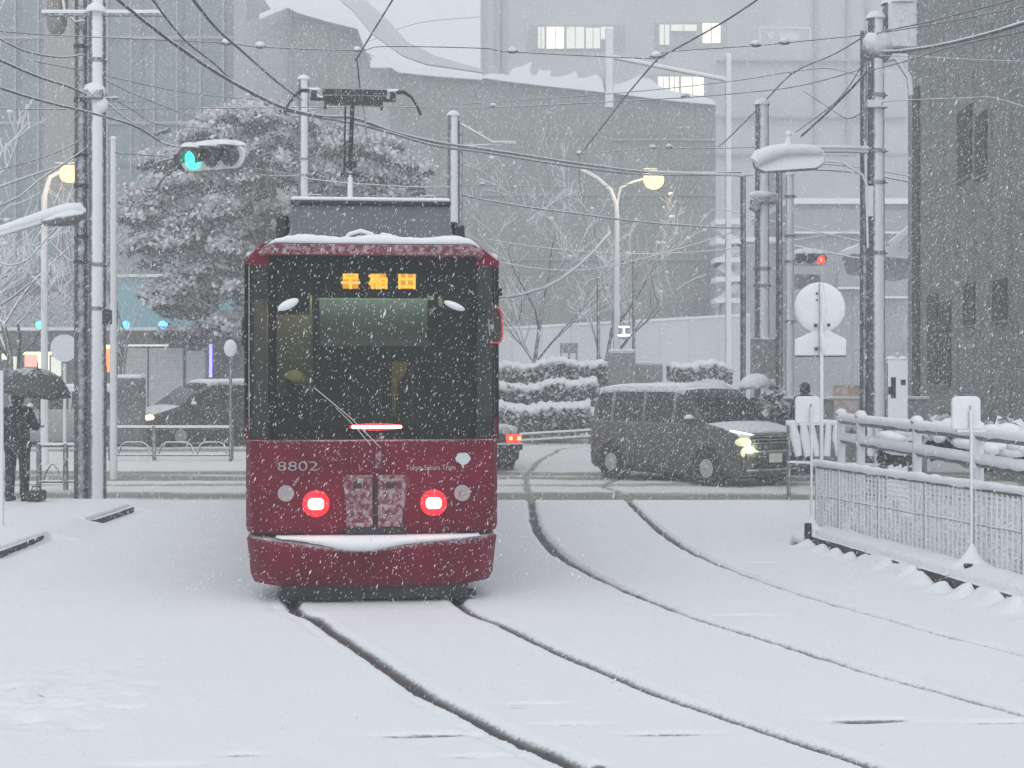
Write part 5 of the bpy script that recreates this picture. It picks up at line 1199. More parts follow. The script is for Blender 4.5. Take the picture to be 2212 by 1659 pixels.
t, h_, _ = pole(498, 775, 35.0, 7, 'road_sign', 'white snow-plastered oval sign on a thin post left of the tram', 'road sign', m='steel', cap=False)
b = MB(); b.sphere((0, -.02, z_at(752, 35) + .05), 1, (.145, .06, .19), 18, 12); b.build('disc', M['snow'], t)
boxthing('utility_cabinet', 'dark upright cabinet right of the snow-plastered pole', 'cabinet', 252, 305, 818, 960, 37.5, .5, 'shopdark', .1)

# ------------------------------------------------------------------ trees
def tube_tree(name, label, base, height, spread, seed, levels=4, r0=.1, snow=.0, lean=(0, 0), cat='tree', group=None, thick=1.0, blobs=0):
    t = thing(name, label, cat, base, 0, group); rr = random.Random(seed); tr_ = MB(); br = MB(); sn = MB()
    def grow(p, d, L, r, lv):
        pts = [p]; n = 4; q = p.copy(); dd = d.copy()
        for i in range(n):
            dd = (dd + Vector((rr.uniform(-.22, .22), rr.uniform(-.22, .22), rr.uniform(-.08, .16)))).normalized(); q = q + dd * L / n; pts.append(q.copy())
        rad = [r * (1 - .45 * i / n) for i in range(n + 1)]
        (tr_ if lv == 0 else br).tube(pts, rad, 8 if lv < 2 else 5)
        if snow and lv > 0: sn.tube([v + Vector((0, -rad[i] * .2, rad[i] * .75 + snow * .15)) for i, v in enumerate(pts)], [max(.008, snow * (1 - .12 * lv)) * rr.uniform(.5, 1.2) for _ in pts], 5)
        if blobs and lv >= levels - 2 and rr.random() < blobs: sn.sphere(q, rr.uniform(.035, .08), (1.3, 1, .8), 7, 5)
        if lv < levels:
            for k in range(rr.choice((2, 3, 3)) if lv else 5):
                i = rr.randint(1, n) if lv else rr.randint(2, n); s = pts[i]; a = rr.uniform(0, 2 * math.pi)
                nd = (dd * .75 + Vector((math.cos(a), math.sin(a), rr.uniform(-.1, .5))) * spread).normalized(); grow(s, nd, L * rr.uniform(.5, .78), rad[i] * .6, lv + 1)
    grow(Vector((0, 0, 0)), Vector((lean[0], lean[1], 1)).normalized(), height * .5, r0, 0)
    tr_.build('trunk', M['bark'], t); br.build('branches', M['bark'], t)
    if sn.v: sn.build('snow_cover', M['snow'], t)
    return t
G_ = 'leafless street trees'
tube_tree('bare_tree', 'leafless snowy street tree at the far left above the umbrella', (x_at(42, 36), 36, -.1), 6.4, .75, 21, 5, .10, .007, group=G_)
tube_tree('bare_tree', 'leafless tree heavy with snow reaching in at the upper left corner', (x_at(-215, 27), 27, 0), 8.4, .6, 5, 5, .10, .026, lean=(.06, 0), group=G_, blobs=.10)
tube_tree('bare_tree', 'thin leafless tree between the two left poles and the big tree', (x_at(262, 47), 47, 0), 6.0, .6, 33, 5, .08, .008, group=G_)
tube_tree('bare_tree', 'pale leafless tree with snow tufts just right of the tram', (x_at(1150, 54), 54, 0), 9.2, .8, 41, 5, .09, .010, group=G_, blobs=.04)
tube_tree('bare_tree', 'leafless tree with many snow tufts around the lamp column', (x_at(1318, 56), 56, 0), 8.6, .62, 8, 5, .09, .010, group=G_, blobs=.10)
# the big evergreen
def inside(poly, x, y):
    c = False; j = len(poly) - 1
    for i in range(len(poly)):
        if (poly[i][1] > y) != (poly[j][1] > y) and x < (poly[j][0] - poly[i][0]) * (y - poly[i][1]) / (poly[j][1] - poly[i][1]) + poly[i][0]: c = not c
        j = i
    return c
crown_poly = [(305, 480), (290, 400), (330, 350), (380, 330), (440, 300), (470, 245), (560, 232), (640, 240), (700, 270), (760, 300), (830, 310), (880, 350), (900, 400), (885, 450), (800, 480), (760, 560), (700, 640), (600, 700), (430, 738), (385, 715), (350, 640), (372, 590), (315, 540)]
YT = 48.0; tb = Vector((x_at(590, YT), YT, 0))
et = thing('evergreen_tree', 'broad evergreen tree laden with snow behind the tram', 'tree', tb)
b = MB(); b.tube([(0, 0, 0), (.1, 0, 1.5), (-.1, 0, 3.2), (.1, 0, 5.5), (0, 0, 7.5)], [.34, .28, .24, .15, .05], 10); b.build('trunk', M['bark'], et)
rs = np.random.RandomState(4); cl = []; fcl = []
lb = MB(); cands = []
while len(cands) < 330:
    x, y = rs.uniform(285, 905), rs.uniform(228, 742)
    if inside(crown_poly, x, y): cands.append((x, y, rs.uniform(-2.6, 2.2)))
for i, (x, y, dy) in enumerate(cands):
    p = P(x, y, YT + dy) - tb
    if i % 5 == 0:
        m0 = Vector((rs.uniform(-.1, .1), rs.uniform(-.1, .1), min(6, max(1.5, p.z * .55)))); lb.tube([m0, m0.lerp(p, .5) + Vector((0, 0, .25)), p], [.09, .05, .02], 5)
    out = Vector((p.x * .8, dy * .5 - .6, -.75 + rs.uniform(-.25, .25))).normalized()
    L = rs.uniform(.45, .95); n = 150
    t_ = rs.uniform(0, 1, n); w = .30 * (1 - .55 * t_)
    c = np.array(p)[None] + np.array(out)[None] * (t_ * L)[:, None] + rs.normal(size=(n, 3)) * w[:, None] * np.array([.62, .62, .45])
    fcl.append(c)
    m_ = int(n * rs.uniform(.5, 1.5)); c2 = np.array(p)[None] + np.array(out)[None] * (rs.uniform(0, 1, m_) * L)[:, None] + rs.normal(size=(m_, 3)) * np.array([.17, .14, .085]) + np.array([0, -.22, .20])
    cl.append(c2)
lb.build('limbs', M['bark'], et)
leafs('crown', np.concatenate(fcl), .055, M['leaf'], et, 1)
leafs('crown_snow', np.concatenate(cl), .062, M['leafsnow'], et, 2, .35)

# ------------------------------------------------------------------ buildings
def slab(mb, x0, x1, y0, y1, Y, d, dx=0):
    a = P(x0, y0, Y); c = P(x1, y1, Y); mb.box(((a.x + c.x) / 2, Y - BASEY[0] + d / 2, (a.z + c.z) / 2), (c.x - a.x, d, a.z - c.z)); return mb
def building(name, label, Y, x): return thing(name, label, 'building', (0, Y, 0))
# teal glass block far left
b1 = building('office_building', 'tall teal-clad building with vertical seams at upper left', 92, 200)
b = slab(MB(), -500, 532, -60, 860, 92, 20); b.build('wall', M['teal'], b1)
for x in list(range(-20, 530, 50)):
    b = MB(); slab(b, x, x + 4, -60, 640, 91.85, .12); b.build('seam', M['steel'], b1)
for yy in (78, 262, 470, 640):
    b = MB(); slab(b, -500, 532, yy, yy + 5, 91.8, .12); b.build('floor_band', M['officed'], b1)
b = MB(); slab(b, 95, 168, -60, 470, 91, .8); b.build('brown_panel', M['brown'], b1)
b = MB(); slab(b, 505, 532, -60, 640, 91.6, .4); b.build('edge_pier', M['officed'], b1)
# sheet-wrapped building
b2 = building('wrapped_building', 'building wrapped in grey scaffold sheeting with torn snowy edges', 78, 1100)
def poly_slab(mb, pts, Y, d):
    q = [P(x, y, Y) for x, y in pts]; mb.prism([(v.x, v.z) for v in q], (0, Y - BASEY[0], 0), (1, 0, 0), (0, 0, 1), (0, d, 0)); return mb
b = poly_slab(MB(), [(528, 48), (560, 40), (622, 12), (624, 860), (528, 860)], 78, 12); b.build('wall', M['sheet2'], b2)
b = poly_slab(MB(), [(622.5, 14), (640, 22), (700, 40), (772, 58), (772, 860), (622.5, 860)], 77.6, 12); b.build('wall', M['sheet'], b2)
b = poly_slab(MB(), [(772.4, 60), (790, 110), (800, 140), (845, 142), (845, 860), (772.4, 860)], 77.8, 12); b.build('wall', M['sheet2'], b2)
b = poly_slab(MB(), [(845.5, 140), (860, 152), (1042, 166), (1166, 180), (1340, 200), (1546, 220), (1546, 860), (845.5, 860)], 77.4, 13); b.build('wall', M['sheet'], b2)
for (x0, x1, y0, y1) in ((1320, 1546, 300, 303), (846, 1546, 420, 422), (846, 1546, 560, 562)):
    b = MB(); slab(b, x0, x1, y0, y1, 77.3, .06); b.build('sheet_seam', M['officed'], b2)
b = MB(); edge = [(1042, 164), (1060, 158), (1085, 160), (1100, 162), (1104, 152), (1111, 146), (1128, 143), (1149, 132), (1144, 152), (1150, 164), (1160, 160), (1166, 148), (1171, 152), (1191, 152), (1187, 164), (1203, 166), (1225, 162), (1243, 153), (1250, 168), (1262, 168), (1290, 160), (1302, 176), (1318, 181), (1340, 180), (1362, 172), (1385, 160), (1392, 170), (1404, 169), (1421, 184), (1450, 196), (1500, 204), (1538, 214), (1546, 222)]
low = [(1546, 226), (1440, 216), (1340, 203), (1240, 192), (1166, 184), (1100, 176), (1042, 168)]
poly_slab(b, edge + low, 77.1, .25); b.build('torn_sheet', M['snow'], b2)
b = MB(); poly_slab(b, [(800, 132), (815, 118), (845, 128), (860, 135), (900, 146), (960, 150), (1000, 158), (1042, 160), (1042, 172), (960, 166), (860, 156), (845, 146), (800, 146)], 77.05, .3); b.build('roof_snow', M['snow'], b2)
b = MB(); poly_slab(b, [(560, 30), (600, 14), (622, 4), (650, 12), (700, 22), (745, 32), (762, 40), (785, 62), (800, 100), (850, 130), (845, 140), (790, 112), (772, 62), (700, 44), (640, 26), (622, 16), (560, 42)], 77.1, .3); b.build('roof_snow', M['snow'], b2)
b = MB(); poly_slab(b, [(735, 0), (760, 20), (800, 70), (870, 120), (920, 138), (1042, 156), (1042, 150), (940, 120), (880, 90), (835, 40), (790, 0)], 84, .4); b.build('sheet_behind', M['stair'], b2)
# hoarding along the street
h_ = thing('hoarding', 'long pale hoarding wall at the foot of the sheet-wrapped building', 'wall', (0, 64, 0))
b = MB(); q = [P(x, y, 64) for x, y in ((1040, 712), (1620, 680), (1620, 900), (1040, 900))]; b.prism([(v.x, v.z) for v in q], (0, 0, 0), (1, 0, 0), (0, 0, 1), (0, .3, 0)); b.build('wall', M['hoard'], h_)
b = MB(); q = [P(x, y, 63.95) for x, y in ((1040, 709), (1620, 677), (1620, 682), (1040, 714))]; b.prism([(v.x, v.z) for v in q], (0, -.05, 0), (1, 0, 0), (0, 0, 1), (0, .4, 0)); b.build('top_snow', M['snow'], h_)
# far office with lit windows
b3 = building('office_building', 'pale far office block with lit windows behind the wires', 118, 1400)
b = slab(MB(), 1038, 1975, -50, 860, 118, 20); b.build('wall', M['office'], b3)
for (x0, x1, y0, y1, m_) in ((1140, 1350, 54, 108, 'officed'), (1415, 1570, 48, 104, 'officed'), (1400, 1540, 160, 212, 'officed')):
    b = MB(); slab(b, x0, x1, y0, y1, 117.9, .15); b.build('window_band', M[m_], b3)
for (x0, x1, y0, y1, m_) in ((1162, 1176, 58, 104, 'winlit2'), (1181, 1218, 58, 104, 'winlit'), (1224, 1262, 58, 104, 'winlit2'), (1266, 1296, 60, 104, 'winlit2'), (1298, 1325, 58, 84, 'winlit2'), (1425, 1446, 53, 96, 'winlit2'), (1450, 1505, 53, 66, 'winlit2'), (1518, 1556, 50, 92, 'winlit'), (1422, 1444, 166, 204, 'winlit'), (1448, 1466, 166, 204, 'winlit'), (1472, 1520, 166, 206, 'winlit')):
    b = MB(); slab(b, x0, x1, y0, y1, 117.6, .12); w_ = b.build('window', M[m_], b3)
    b = MB(); xm = (x0 + x1) / 2; slab(b, xm - .7, xm + .7, y0, y1, 117.5, .1); b.build('frame', M['officed'], w_)
for x in (1040, 1072, 1086, 1760, 1830, 1872):
    b = MB(); slab(b, x, x + 8, -50, 700, 117.7, .3); b.build('pier', M['officed'], b3)
for y in (128, 250, 330):
    b = MB(); slab(b, 1550, 1960, y, y + 4, 117.6, .3); b.build('ledge', M['officed'], b3)
sb = thing('rooftop_sign', 'faint pale framed sign with heart shapes high on the far building', 'sign', (0, 112, 0))
b = MB(); 
for (x0, x1, y0, y1) in ((1640, 1752, 58, 62), (1748, 1752, 62, 92), (1640, 1644, 62, 92)): slab(b, x0, x1, y0, y1, 112, .3)
b.build('frame', M['stair'], sb)
for cx in (1665, 1690):
    b = MB(); poly_slab(b, [(cx - 9, 72), (cx - 4, 68), (cx, 72), (cx + 4, 68), (cx + 9, 72), (cx + 6, 80), (cx, 87), (cx - 6, 80)], 112, .2); b.build('heart', M['stair'], sb)
b = MB(); poly_slab(b, [(1712 + 16 * math.cos(a), 78 + 9 * math.sin(a)) for a in [2 * math.pi * i / 20 for i in range(20)]], 112, .2); b.build('oval', M['stair'], sb)
# mid buildings right, stairs
b5 = building('low_building', 'mid-distance building with a snowy roof line behind the right-hand poles', 74, 1800)
b = slab(MB(), 1700, 2010, 438, 880, 74, 10); slab(b, 1545, 1700, 520, 880, 75, 8); b.build('wall', M['midwall'], b5)
b = slab(MB(), 1700, 2010, 340, 436, 76, 10); b.build('roof_storey', M['office'], b5)
b = slab(MB(), 1700, 2010, 428, 440, 73.8, 11); slab(b, 1545, 1700, 512, 522, 74.8, 8.2); b.build('roof_snow', M['snow'], b5)
for (x0, x1, y0, y1) in ((1760, 1860, 452, 500), (1715, 1760, 455, 500), (1870, 1960, 455, 500), (1810, 1860, 590, 620), (1870, 1960, 590, 640)):
    b = MB(); slab(b, x0, x1, y0, y1, 73.8, .2); b.build('window', M['officed'], b5)
    b = MB(); slab(b, x0, x1, y1, y1 + 4, 73.6, .3); b.build('sill_snow', M['snow'], b5)
st5 = thing('outside_stairs', 'white zigzag outside stairs at the right edge of the wrapped building', 'stairs', (0, 70, 0))
for k, (xa, ya, xb, yb) in enumerate(((1548, 478, 1602, 520), (1602, 520, 1548, 560), (1548, 560, 1602, 600), (1602, 600, 1548, 645))):
    b = MB(); poly_slab(b, [(xa, ya), (xb, yb), (xb, yb + 18), (xa, ya + 18)], 70, 1.2); b.build('flight', M['stair'], st5)
for y in (478, 520, 560, 602, 648):
    b = MB(); slab(b, 1546, 1606, y - 4, y + 6, 69.8, 1.6); b.build('landing', M['snow'], st5)
b = MB(); slab(b, 1575, 1605, 470, 860, 71.4, .5); b.build('wall', M['stair'], st5)
b = MB(); slab(b, 1560, 1582, 655, 700, 69.9, 1); b.build('door', M['officed'], st5)
# parapet with snow canopy between sign and right pole
cn = thing('shop_awning', 'dark awning with thick snow beside the tiled building', 'awning', (0, 50, 0))
b = MB(); poly_slab(b, [(1845, 545), (1965, 560), (1965, 600), (1860, 585)], 50, 2); b.build('awning', M['steel'], cn)
b = MB(); poly_slab(b, [(1842, 535), (1860, 524), (1900, 528), (1970, 545), (1975, 538), (1975, 560), (1900, 552), (1850, 548)], 49.8, 2.2); b.build('snow_layer', M['snow'], cn)
b = MB(); poly_slab(b, [(1925, 520), (1972, 482), (1976, 490), (1935, 530)], 49.5, .5); b.build('strut', M['snow'], cn)
# tiled building on the right
b4 = building('tiled_building', 'dark grey tiled building with narrow windows filling the right edge', 26, 2100)
def wx(Y): return 9.1 + (Y - 26) * .0714
b = MB(); b.add([(wx(40.2) - 0, 40.2 - 26, -1), (wx(20), -6, -1), (wx(20) + 12, -6, -1), (wx(40.2) + 12, 14.2, -1), (wx(40.2), 14.2, 22), (wx(20), -6, 22), (wx(20) + 12, -6, 22), (wx(40.2) + 12, 14.2, 22)], [(0, 1, 5, 4), (1, 2, 6, 5), (2, 3, 7, 6), (3, 0, 4, 7), (4, 5, 6, 7)]); b.build('wall', M['tile'], b4)
def Yw(x): return (9.1 - 26 * .0714) / ((x - XC) / F - .0714)
for (x0, x1, ya, yb) in ((2070, 2101, 235, 385), (2110, 2134, 245, 380), (2005, 2028, 635, 830), (2031, 2056, 652, 830), (2083, 2108, 612, 702), (2147, 2178, 604, 692)):
    Y0, Y1 = Yw(x0), Yw(x1); Ym = (Y0 + Y1) / 2; za, zb = z_at(ya, Ym), z_at(yb, Ym)
    b = MB(); L = abs(Y0 - Y1); b.box((wx(Ym) - .0, Ym - 26, (za + zb) / 2), (.09, L * .92, za - zb), (0, 0, -math.atan(.0714))); w_ = b.build('window', M['tiledark'], b4)
    b = MB(); b.box((wx(Ym) - .03, Ym - 26, zb - .03), (.12, L, .05), (0, 0, -math.atan(.0714))); b.build('sill', M['tile'], w_)
b = MB(); b.box((wx(38.8) - .04, 12.8, 4), (.1, .5, 10)); b.build('drain_pipe', M['tiledark'], b4)
# shops on the far left
b6 = building('shop_building', 'shop row with teal fascia and lit signs at far left', 56, 200)
b = slab(MB(), -300, 560, 590, 930, 58, 12); b.build('wall', M['shopdark'], b6)
b = slab(MB(), 255, 560, 598, 712, 56.5, 1.6); b.build('fascia', M['canopy'], b6)
b = slab(MB(), -300, 236, 640, 712, 56.8, 1.3); b.build('fascia', M['steel'], b6)
b = slab(MB(), -300, 560, 712, 742, 56.6, 1.5); b.build('awning', M['shopdark'], b6)
b = slab(MB(), 252, 560, 592, 598, 56.3, 2); b.build('roof_snow', M['snow'], b6)
b = slab(MB(), -300, 560, 707, 713, 55.6, 2.5); b.build('awning_snow', M['leafsnow'], b6)
for (x0, x1) in ((12, 16), (82, 102), (268, 285), (346, 366)):
    b = MB(); q = P((x0 + x1) / 2, 702, 55.4); b.sphere((q.x, -.9, q.z), 1, ((x1 - x0) * 56 / F / 2, .1, .14), 12, 8); b.build('blue_light', M['blueled'], b6)
for (x0, x1, y0, y1, m_) in ((268, 362, 744, 748, 'winlit2'), (53, 82, 766, 792, 'shoppink'), (82, 104, 766, 800, 'winlit'), (48, 110, 760, 766, 'shopyel'), (4, 12, 764, 776, 'shopyel'), (22, 34, 770, 800, 'winlit2'), (228, 243, 752, 804, 'shoporange'), (226, 243, 745, 754, 'shopyel'), (110, 130, 770, 812, 'winlit2')):
    b = MB(); slab(b, x0, x1, y0, y1, 56.6, .15); b.build('lit_sign', M[m_], b6)
for (x0, x1, y0, y1, m_) in ((270, 318, 752, 900, 'shutter'), (322, 395, 752, 900, 'shutter'), (402, 442, 758, 880, 'shutter')):
    b = MB(); slab(b, x0, x1, y0, y1, 56.9, .3); b.build('shutter', M[m_], b6)
b = MB(); slab(b, 452, 457, 742, 815, 56, .12); b.build('violet_strip', M['violet'], b6)
for x in (315, 398, 446): b = MB(); slab(b, x, x + 5, 742, 920, 57.2, .3); b.build('pillar', M['steel'], b6)

# ------------------------------------------------------------------ overhead wires
def wire(label, pts, r0, r1, m='wire', ins=(), cat='cable', name='overhead_cable', group='overhead wires', snowr=0):
    """pts: (x, y, Y); radius in photo units at each end"""
    p = [P(*q) for q in pts]; o = p[0].copy(); t = thing(name, label, cat, o, 0, group); q = [v - o for v in p]
    fine = []
    for i in range(len(q) - 1):
        a = q[max(i - 1, 0)]; b0 = q[i]; c0 = q[i + 1]; d0 = q[min(i + 2, len(q) - 1)]
        for k in range(5):
            u = k / 5; fine.append(0.5 * ((2 * b0) + (c0 - a) * u + (2 * a - 5 * b0 + 4 * c0 - d0) * u * u + (3 * b0 - a - 3 * c0 + d0) * u ** 3) if len(q) > 2 else b0.lerp(c0, u))
    fine.append(q[-1]); n = len(fine)
    rad = [(r0 + (r1 - r0) * i / (n - 1)) / 2 * (o.y + fine[i].y) / F for i in range(n)]
    b = MB(); b.tube(fine, rad, 7); b.build('cable', M[m], t)
    if snowr:
        rr = random.Random(n); b = MB(); b.tube([v + Vector((0, -.01, rad[i] * .8)) for i, v in enumerate(fine)], [rad[i] * snowr * rr.uniform(.6, 1.15) for i in range(n)], 6); b.build('snow_line', M['snow'], t)
    for (x, y, s) in ins:
        j = min(range(len(pts) - 1), key=lambda i: abs(pts[i][0] + pts[i + 1][0] - 2 * x)); a, c = pts[j], pts[j + 1]; f = (x - a[0]) / max(1e-6, c[0] - a[0]); Y = a[2] + (c[2] - a[2]) * min(1, max(0, f)); w = P(x, y, Y) - o; k = Y / F
        b = MB(); b.sphere(w, 1, (s * k, s * .5 * k, s * .42 * k), 10, 6); b.build('insulator', M['steel'], t)
        b = MB(); b.sphere(w + Vector((0, -.01, s * .28 * k)), 1, (s * .8 * k, s * .6 * k, s * .5 * k), 10, 6); b.build('snow_tuft', M['snow'], t)
    return t
wire('thick sagging cable running from the top left behind the pantograph', [(235, -25, 13), (255, 0, 13.5), (372, 92, 16), (471, 159, 19), (549, 203, 22), (622, 236, 25), (700, 252, 28), (762, 255, 30), (850, 285, 33), (940, 307, 35), (1042, 322, 38), (1141, 337, 41), (1253, 354, 44), (1389, 371, 48), (1489, 374, 50), (1600, 372, 52)], 8, 4.5, snowr=.55)
wire('cable sagging just below the thick one and merging at the junction', [(622, 240, 26), (702, 256, 28), (747, 264, 30), (821, 281, 32), (940, 315, 35), (1042, 329, 38), (1141, 345, 41), (1253, 362, 44), (1389, 377, 48), (1600, 378, 52)], 5, 4, snowr=.6)
wire('thinner cable crossing the top left beside the thick one', [(318, -18, 14), (330, 0, 14.5), (397, 85, 17), (460, 135, 20), (500, 172, 22), (560, 212, 24), (640, 238, 27)], 5.5, 3, m='wire')
wire('straight cable from the top down to the pole left of the pantograph', [(402, -25, 13), (418, 0, 14), (470, 64, 17), (520, 108, 21), (600, 178, 30), (652, 216, 41)], 8, 5, snowr=.45)
wire('long span wire across the upper half with snow tufts on its insulators', [(-20, 66, 20), (120, 76, 20.5), (300, 84, 21), (490, 93, 22), (560, 101, 22.3), (770, 109, 23), (830, 100, 23.2), (1040, 104, 24), (1110, 112, 24.3), (1415, 126, 25.5), (1440, 112, 25.6), (1635, 98, 26), (1700, 92, 26), (1890, 72, 26), (2040, 48, 20), (2240, 8, 15)], 2.6, 3, m='wire', ins=((490, 93, 13), (562, 100, 13), (772, 108, 10), (1107, 111, 12), (1417, 122, 14), (1632, 97, 13), (1694, 92, 13)), name='span_wire', cat='wire')
wire('contact wire dropping to the pantograph from the top edge', [(870, -30, 14.6), (848, 0, 15), (772, 125, 19), (772, 132, 19.2), (779, 206, 20.2)], 4.2, 3, m='wired', name='contact_wire', cat='wire')
wire('thin contact wire continuing beyond the pantograph', [(779, 210, 20.4), (786, 240, 23), (795, 310, 30), (812, 350, 36), (850, 395, 44)], 2.2, 2, m='wired', name='contact_wire', cat='wire')
wire('dark contact wire slanting from the top right edge down over the junction', [(1665, -25, 15), (1635, 0, 16), (1550, 55, 18.5), (1430, 122, 22), (1418, 130, 22.6), (1350, 210, 29), (1300, 275, 36), (1252, 335, 44)], 4.5, 3, m='wired', name='contact_wire', cat='wire')
wire('short hanger below the slanting contact wire', [(1417, 126, 25.2), (1419, 133, 22.8)], 3, 3, m='wired', cat='wire', name='hanger')
wire('contact wire drop under the small suspended fitting right of the lamp arm', [(1252, 335, 44), (1252, 370, 45), (1253, 402, 46), (1262, 440, 50)], 2.4, 1.5, m='wired', ins=((1252, 332, 9),), name='contact_wire', cat='wire')
wire('middle span wire level with the pantograph', [(0, 222, 26), (60, 236, 28), (640, 232, 40), (800, 230, 41), (1060, 232, 42), (1440, 213, 40), (1480, 211, 39.5), (1700, 190, 33), (1860, 150, 26.5)], 2.4, 2.6, m='wire', ins=((1065, 229, 9), (1480, 208, 10)), name='span_wire', cat='wire')
wire('fine wire from the middle left rising to the right pole', [(1000, 225, 45), (1300, 204, 40), (1560, 178, 35), (1710, 155, 32), (1790, 148, 29), (1860, 165, 26.6)], 2, 2.2, m='wire', name='span_wire', cat='wire')
wire('lower span wire with three snow tufts near the street lamp', [(1252, 332, 44), (1400, 322, 43), (1470, 320, 42), (1560, 320, 40), (1640, 318, 36)], 2, 2.2, m='wire', ins=((1410, 319, 9), (1445, 318, 9)), name='span_wire', cat='wire')
wire('wire crossing the wrapped building just under the small fitting', [(935, 402, 46), (1040, 400, 47), (1250, 404, 48), (1380, 396, 49)], 2, 2, m='wire', ins=((1042, 398, 7),), name='span_wire', cat='wire')
wire('long sagging cable below the street lamp height', [(985, 418, 44), (1042, 431, 45), (1150, 449, 46), (1250, 462, 47), (1390, 480, 48), (1545, 491, 49), (1600, 492, 50)], 3.6, 3.6, snowr=.6)
wire('faint pale cable sagging across the lower middle', [(1060, 518, 50), (1150, 532, 51), (1300, 546, 52), (1450, 547, 53), (1620, 532, 54), (1900, 490, 56)], 2.4, 2.4, m='wirew')
wire('pale cable falling from tram roof height and rising to the right', [(1078, 566, 50), (1180, 582, 50), (1290, 580, 50), (1440, 545, 50), (1600, 495, 50), (1640, 470, 50)], 2.6, 2.6, m='wirew')
wire('thick snow-coated guy cable curving up from the tram side to the lamp column', [(1070, 642, 30), (1110, 640, 32), (1180, 620, 36), (1230, 590, 40), (1280, 545, 46), (1318, 502, 51)], 5.5, 4.5, m='wirew', snowr=.8)
wire('cable sloping left across the big tree above the tram roof', [(250, 330, 24.6), (420, 345, 30), (560, 366, 36), (640, 378, 41)], 2.4, 2.6, m='wire')
wire('pale cable behind the pantograph arm at tree height', [(655, 385, 41.5), (760, 396, 42), (900, 404, 43), (980, 404, 44)], 3.0, 3.0, m='wirew')
wire('pale short cable sagging between the green light and the tree pole', [(520, 368, 24), (580, 380, 30), (640, 380, 40)], 3, 3, m='wirew')
wire('thick snow-lined cable entering at the far left to the junction box', [(-20, 118, 14), (0, 130, 15), (80, 165, 18), (150, 188, 21), (188, 206, 23.8)], 6, 5, snowr=.6)
wire('sagging cable between the left edge and the darker utility pole', [(-15, 75, 18), (0, 85, 18.5), (60, 112, 21), (130, 124, 23), (180, 118, 24.4)], 4, 3.5, snowr=.6)
wire('lower thick cable running from the left edge to a loop beside the pole', [(-15, 186, 14), (0, 190, 15), (90, 218, 18), (200, 245, 22), (290, 272, 24), (345, 305, 26), (378, 316, 24)], 5.5, 4, snowr=.5)
wire('short cable from the junction box down to the loop', [(215, 205, 24), (250, 238, 24), (290, 268, 24)], 4, 3, snowr=.5)
wire('thin wire fanning right from the snow-plastered pole over the teal wall', [(60, 130, 22), (190, 155, 24), (400, 200, 30), (560, 216, 36)], 2.2, 2, m='wire')
wire('second thin wire fanning right below the first', [(215, 168, 24.2), (300, 208, 28), (400, 248, 33), (470, 272, 38)], 2.2, 2, m='wire')
wire('third thin wire from the junction box to the tree top', [(222, 216, 24.2), (300, 220, 28), (400, 205, 33)], 2.0, 2, m='wire')
wire('fourth thin wire dipping toward the big tree', [(222, 202, 24.2), (290, 240, 28), (340, 268, 32), (450, 277, 38)], 2.2, 2, m='wire')
wire('dark cable descending leftward past the warm lamp at left', [(180, 325, 24.4), (90, 385, 22), (40, 425, 20), (-20, 452, 18)], 3.6, 3.6, m='wire')
wire('dark cable from left edge to the darker pole above the warm lamp', [(180, 300, 24.4), (120, 330, 24), (60, 350, 24), (-20, 372, 24)], 2.6, 2.6, m='wire')
wire('snow-lined cable along the left edge above the lamp head', [(-20, 410, 22), (60, 382, 24), (130, 358, 27), (160, 345, 30)], 5, 3, m='wirew', snowr=.6)
wire('pale branch-like wire curving under the unlit lamp head', [(-20, 560, 24), (20, 572, 24), (60, 560, 24), (100, 515, 24), (122, 490, 24)], 4, 3, m='wirew')
wire('thick cable white with snow from the right pole to the right edge', [(1905, 112, 25.6), (1950, 110, 24), (2020, 100, 21), (2110, 80, 17.5), (2240, 42, 13)], 5, 8, snowr=.8)
wire('upper thin cable from the right pole top to the right edge', [(1905, 68, 25.8), (2000, 48, 21), (2110, 20, 17), (2240, -14, 13)], 3.2, 3.2, m='wire')
wire('thin cable crossing under the thick white one at right', [(1880, 152, 25.8), (1950, 134, 23), (2060, 100, 19), (2240, 62, 14)], 2.6, 3, m='wire')
wire('pale thin wire across the tiled building', [(1900, 120, 25.8), (1980, 122, 25), (2090, 128, 24), (2240, 134, 22)], 2, 2, m='wirew')
wire('fine pale wire from the right pole past the paired windows', [(1905, 226, 25.8), (1925, 218, 25), (2100, 211, 24), (2150, 212, 23.5), (2240, 240, 22)], 2.2, 2.2, m='wirew')
wire('steep cable from the right pole top down-left to the masts', [(1872, 75, 26), (1800, 118, 30), (1710, 160, 35), (1640, 232, 42), (1570, 302, 50), (1552, 316, 52)], 3.4, 3, m='wire', ins=((1710, 158, 6),))
wire('thick dark cable from the right pole down to the snow-capped signal', [(1872, 155, 25.8), (1840, 190, 25.6), (1780, 250, 25.5), (1730, 295, 25.5)], 5.5, 4.5, m='wired')
wire('thin wire parallel to the thick dark one near the right pole', [(1870, 120, 25.9), (1845, 170, 26.5), (1800, 225, 28), (1720, 285, 30)], 2.4, 2, m='wire')
wire('slack thin wire from the span down to the right pole', [(1735, 196, 31), (1790, 232, 29), (1830, 256, 27), (1860, 245, 26.2)], 2.2, 2.2, m='wired')
wire('bundle of snow-lined cables between the signal and the tiled building', [(1745, 365, 40), (1850, 372, 36), (1965, 392, 34)], 5, 6, m='wirew')
wire('second snow-lined cable bundle just above the first', [(1745, 352, 40), (1850, 360, 36), (1965, 380, 34)], 3.5, 4, m='wirew')
wire('pale cable behind the right-hand poles at roof level', [(1710, 530, 50), (1800, 548, 48), (1880, 562, 46)], 4, 4, m='wirew')
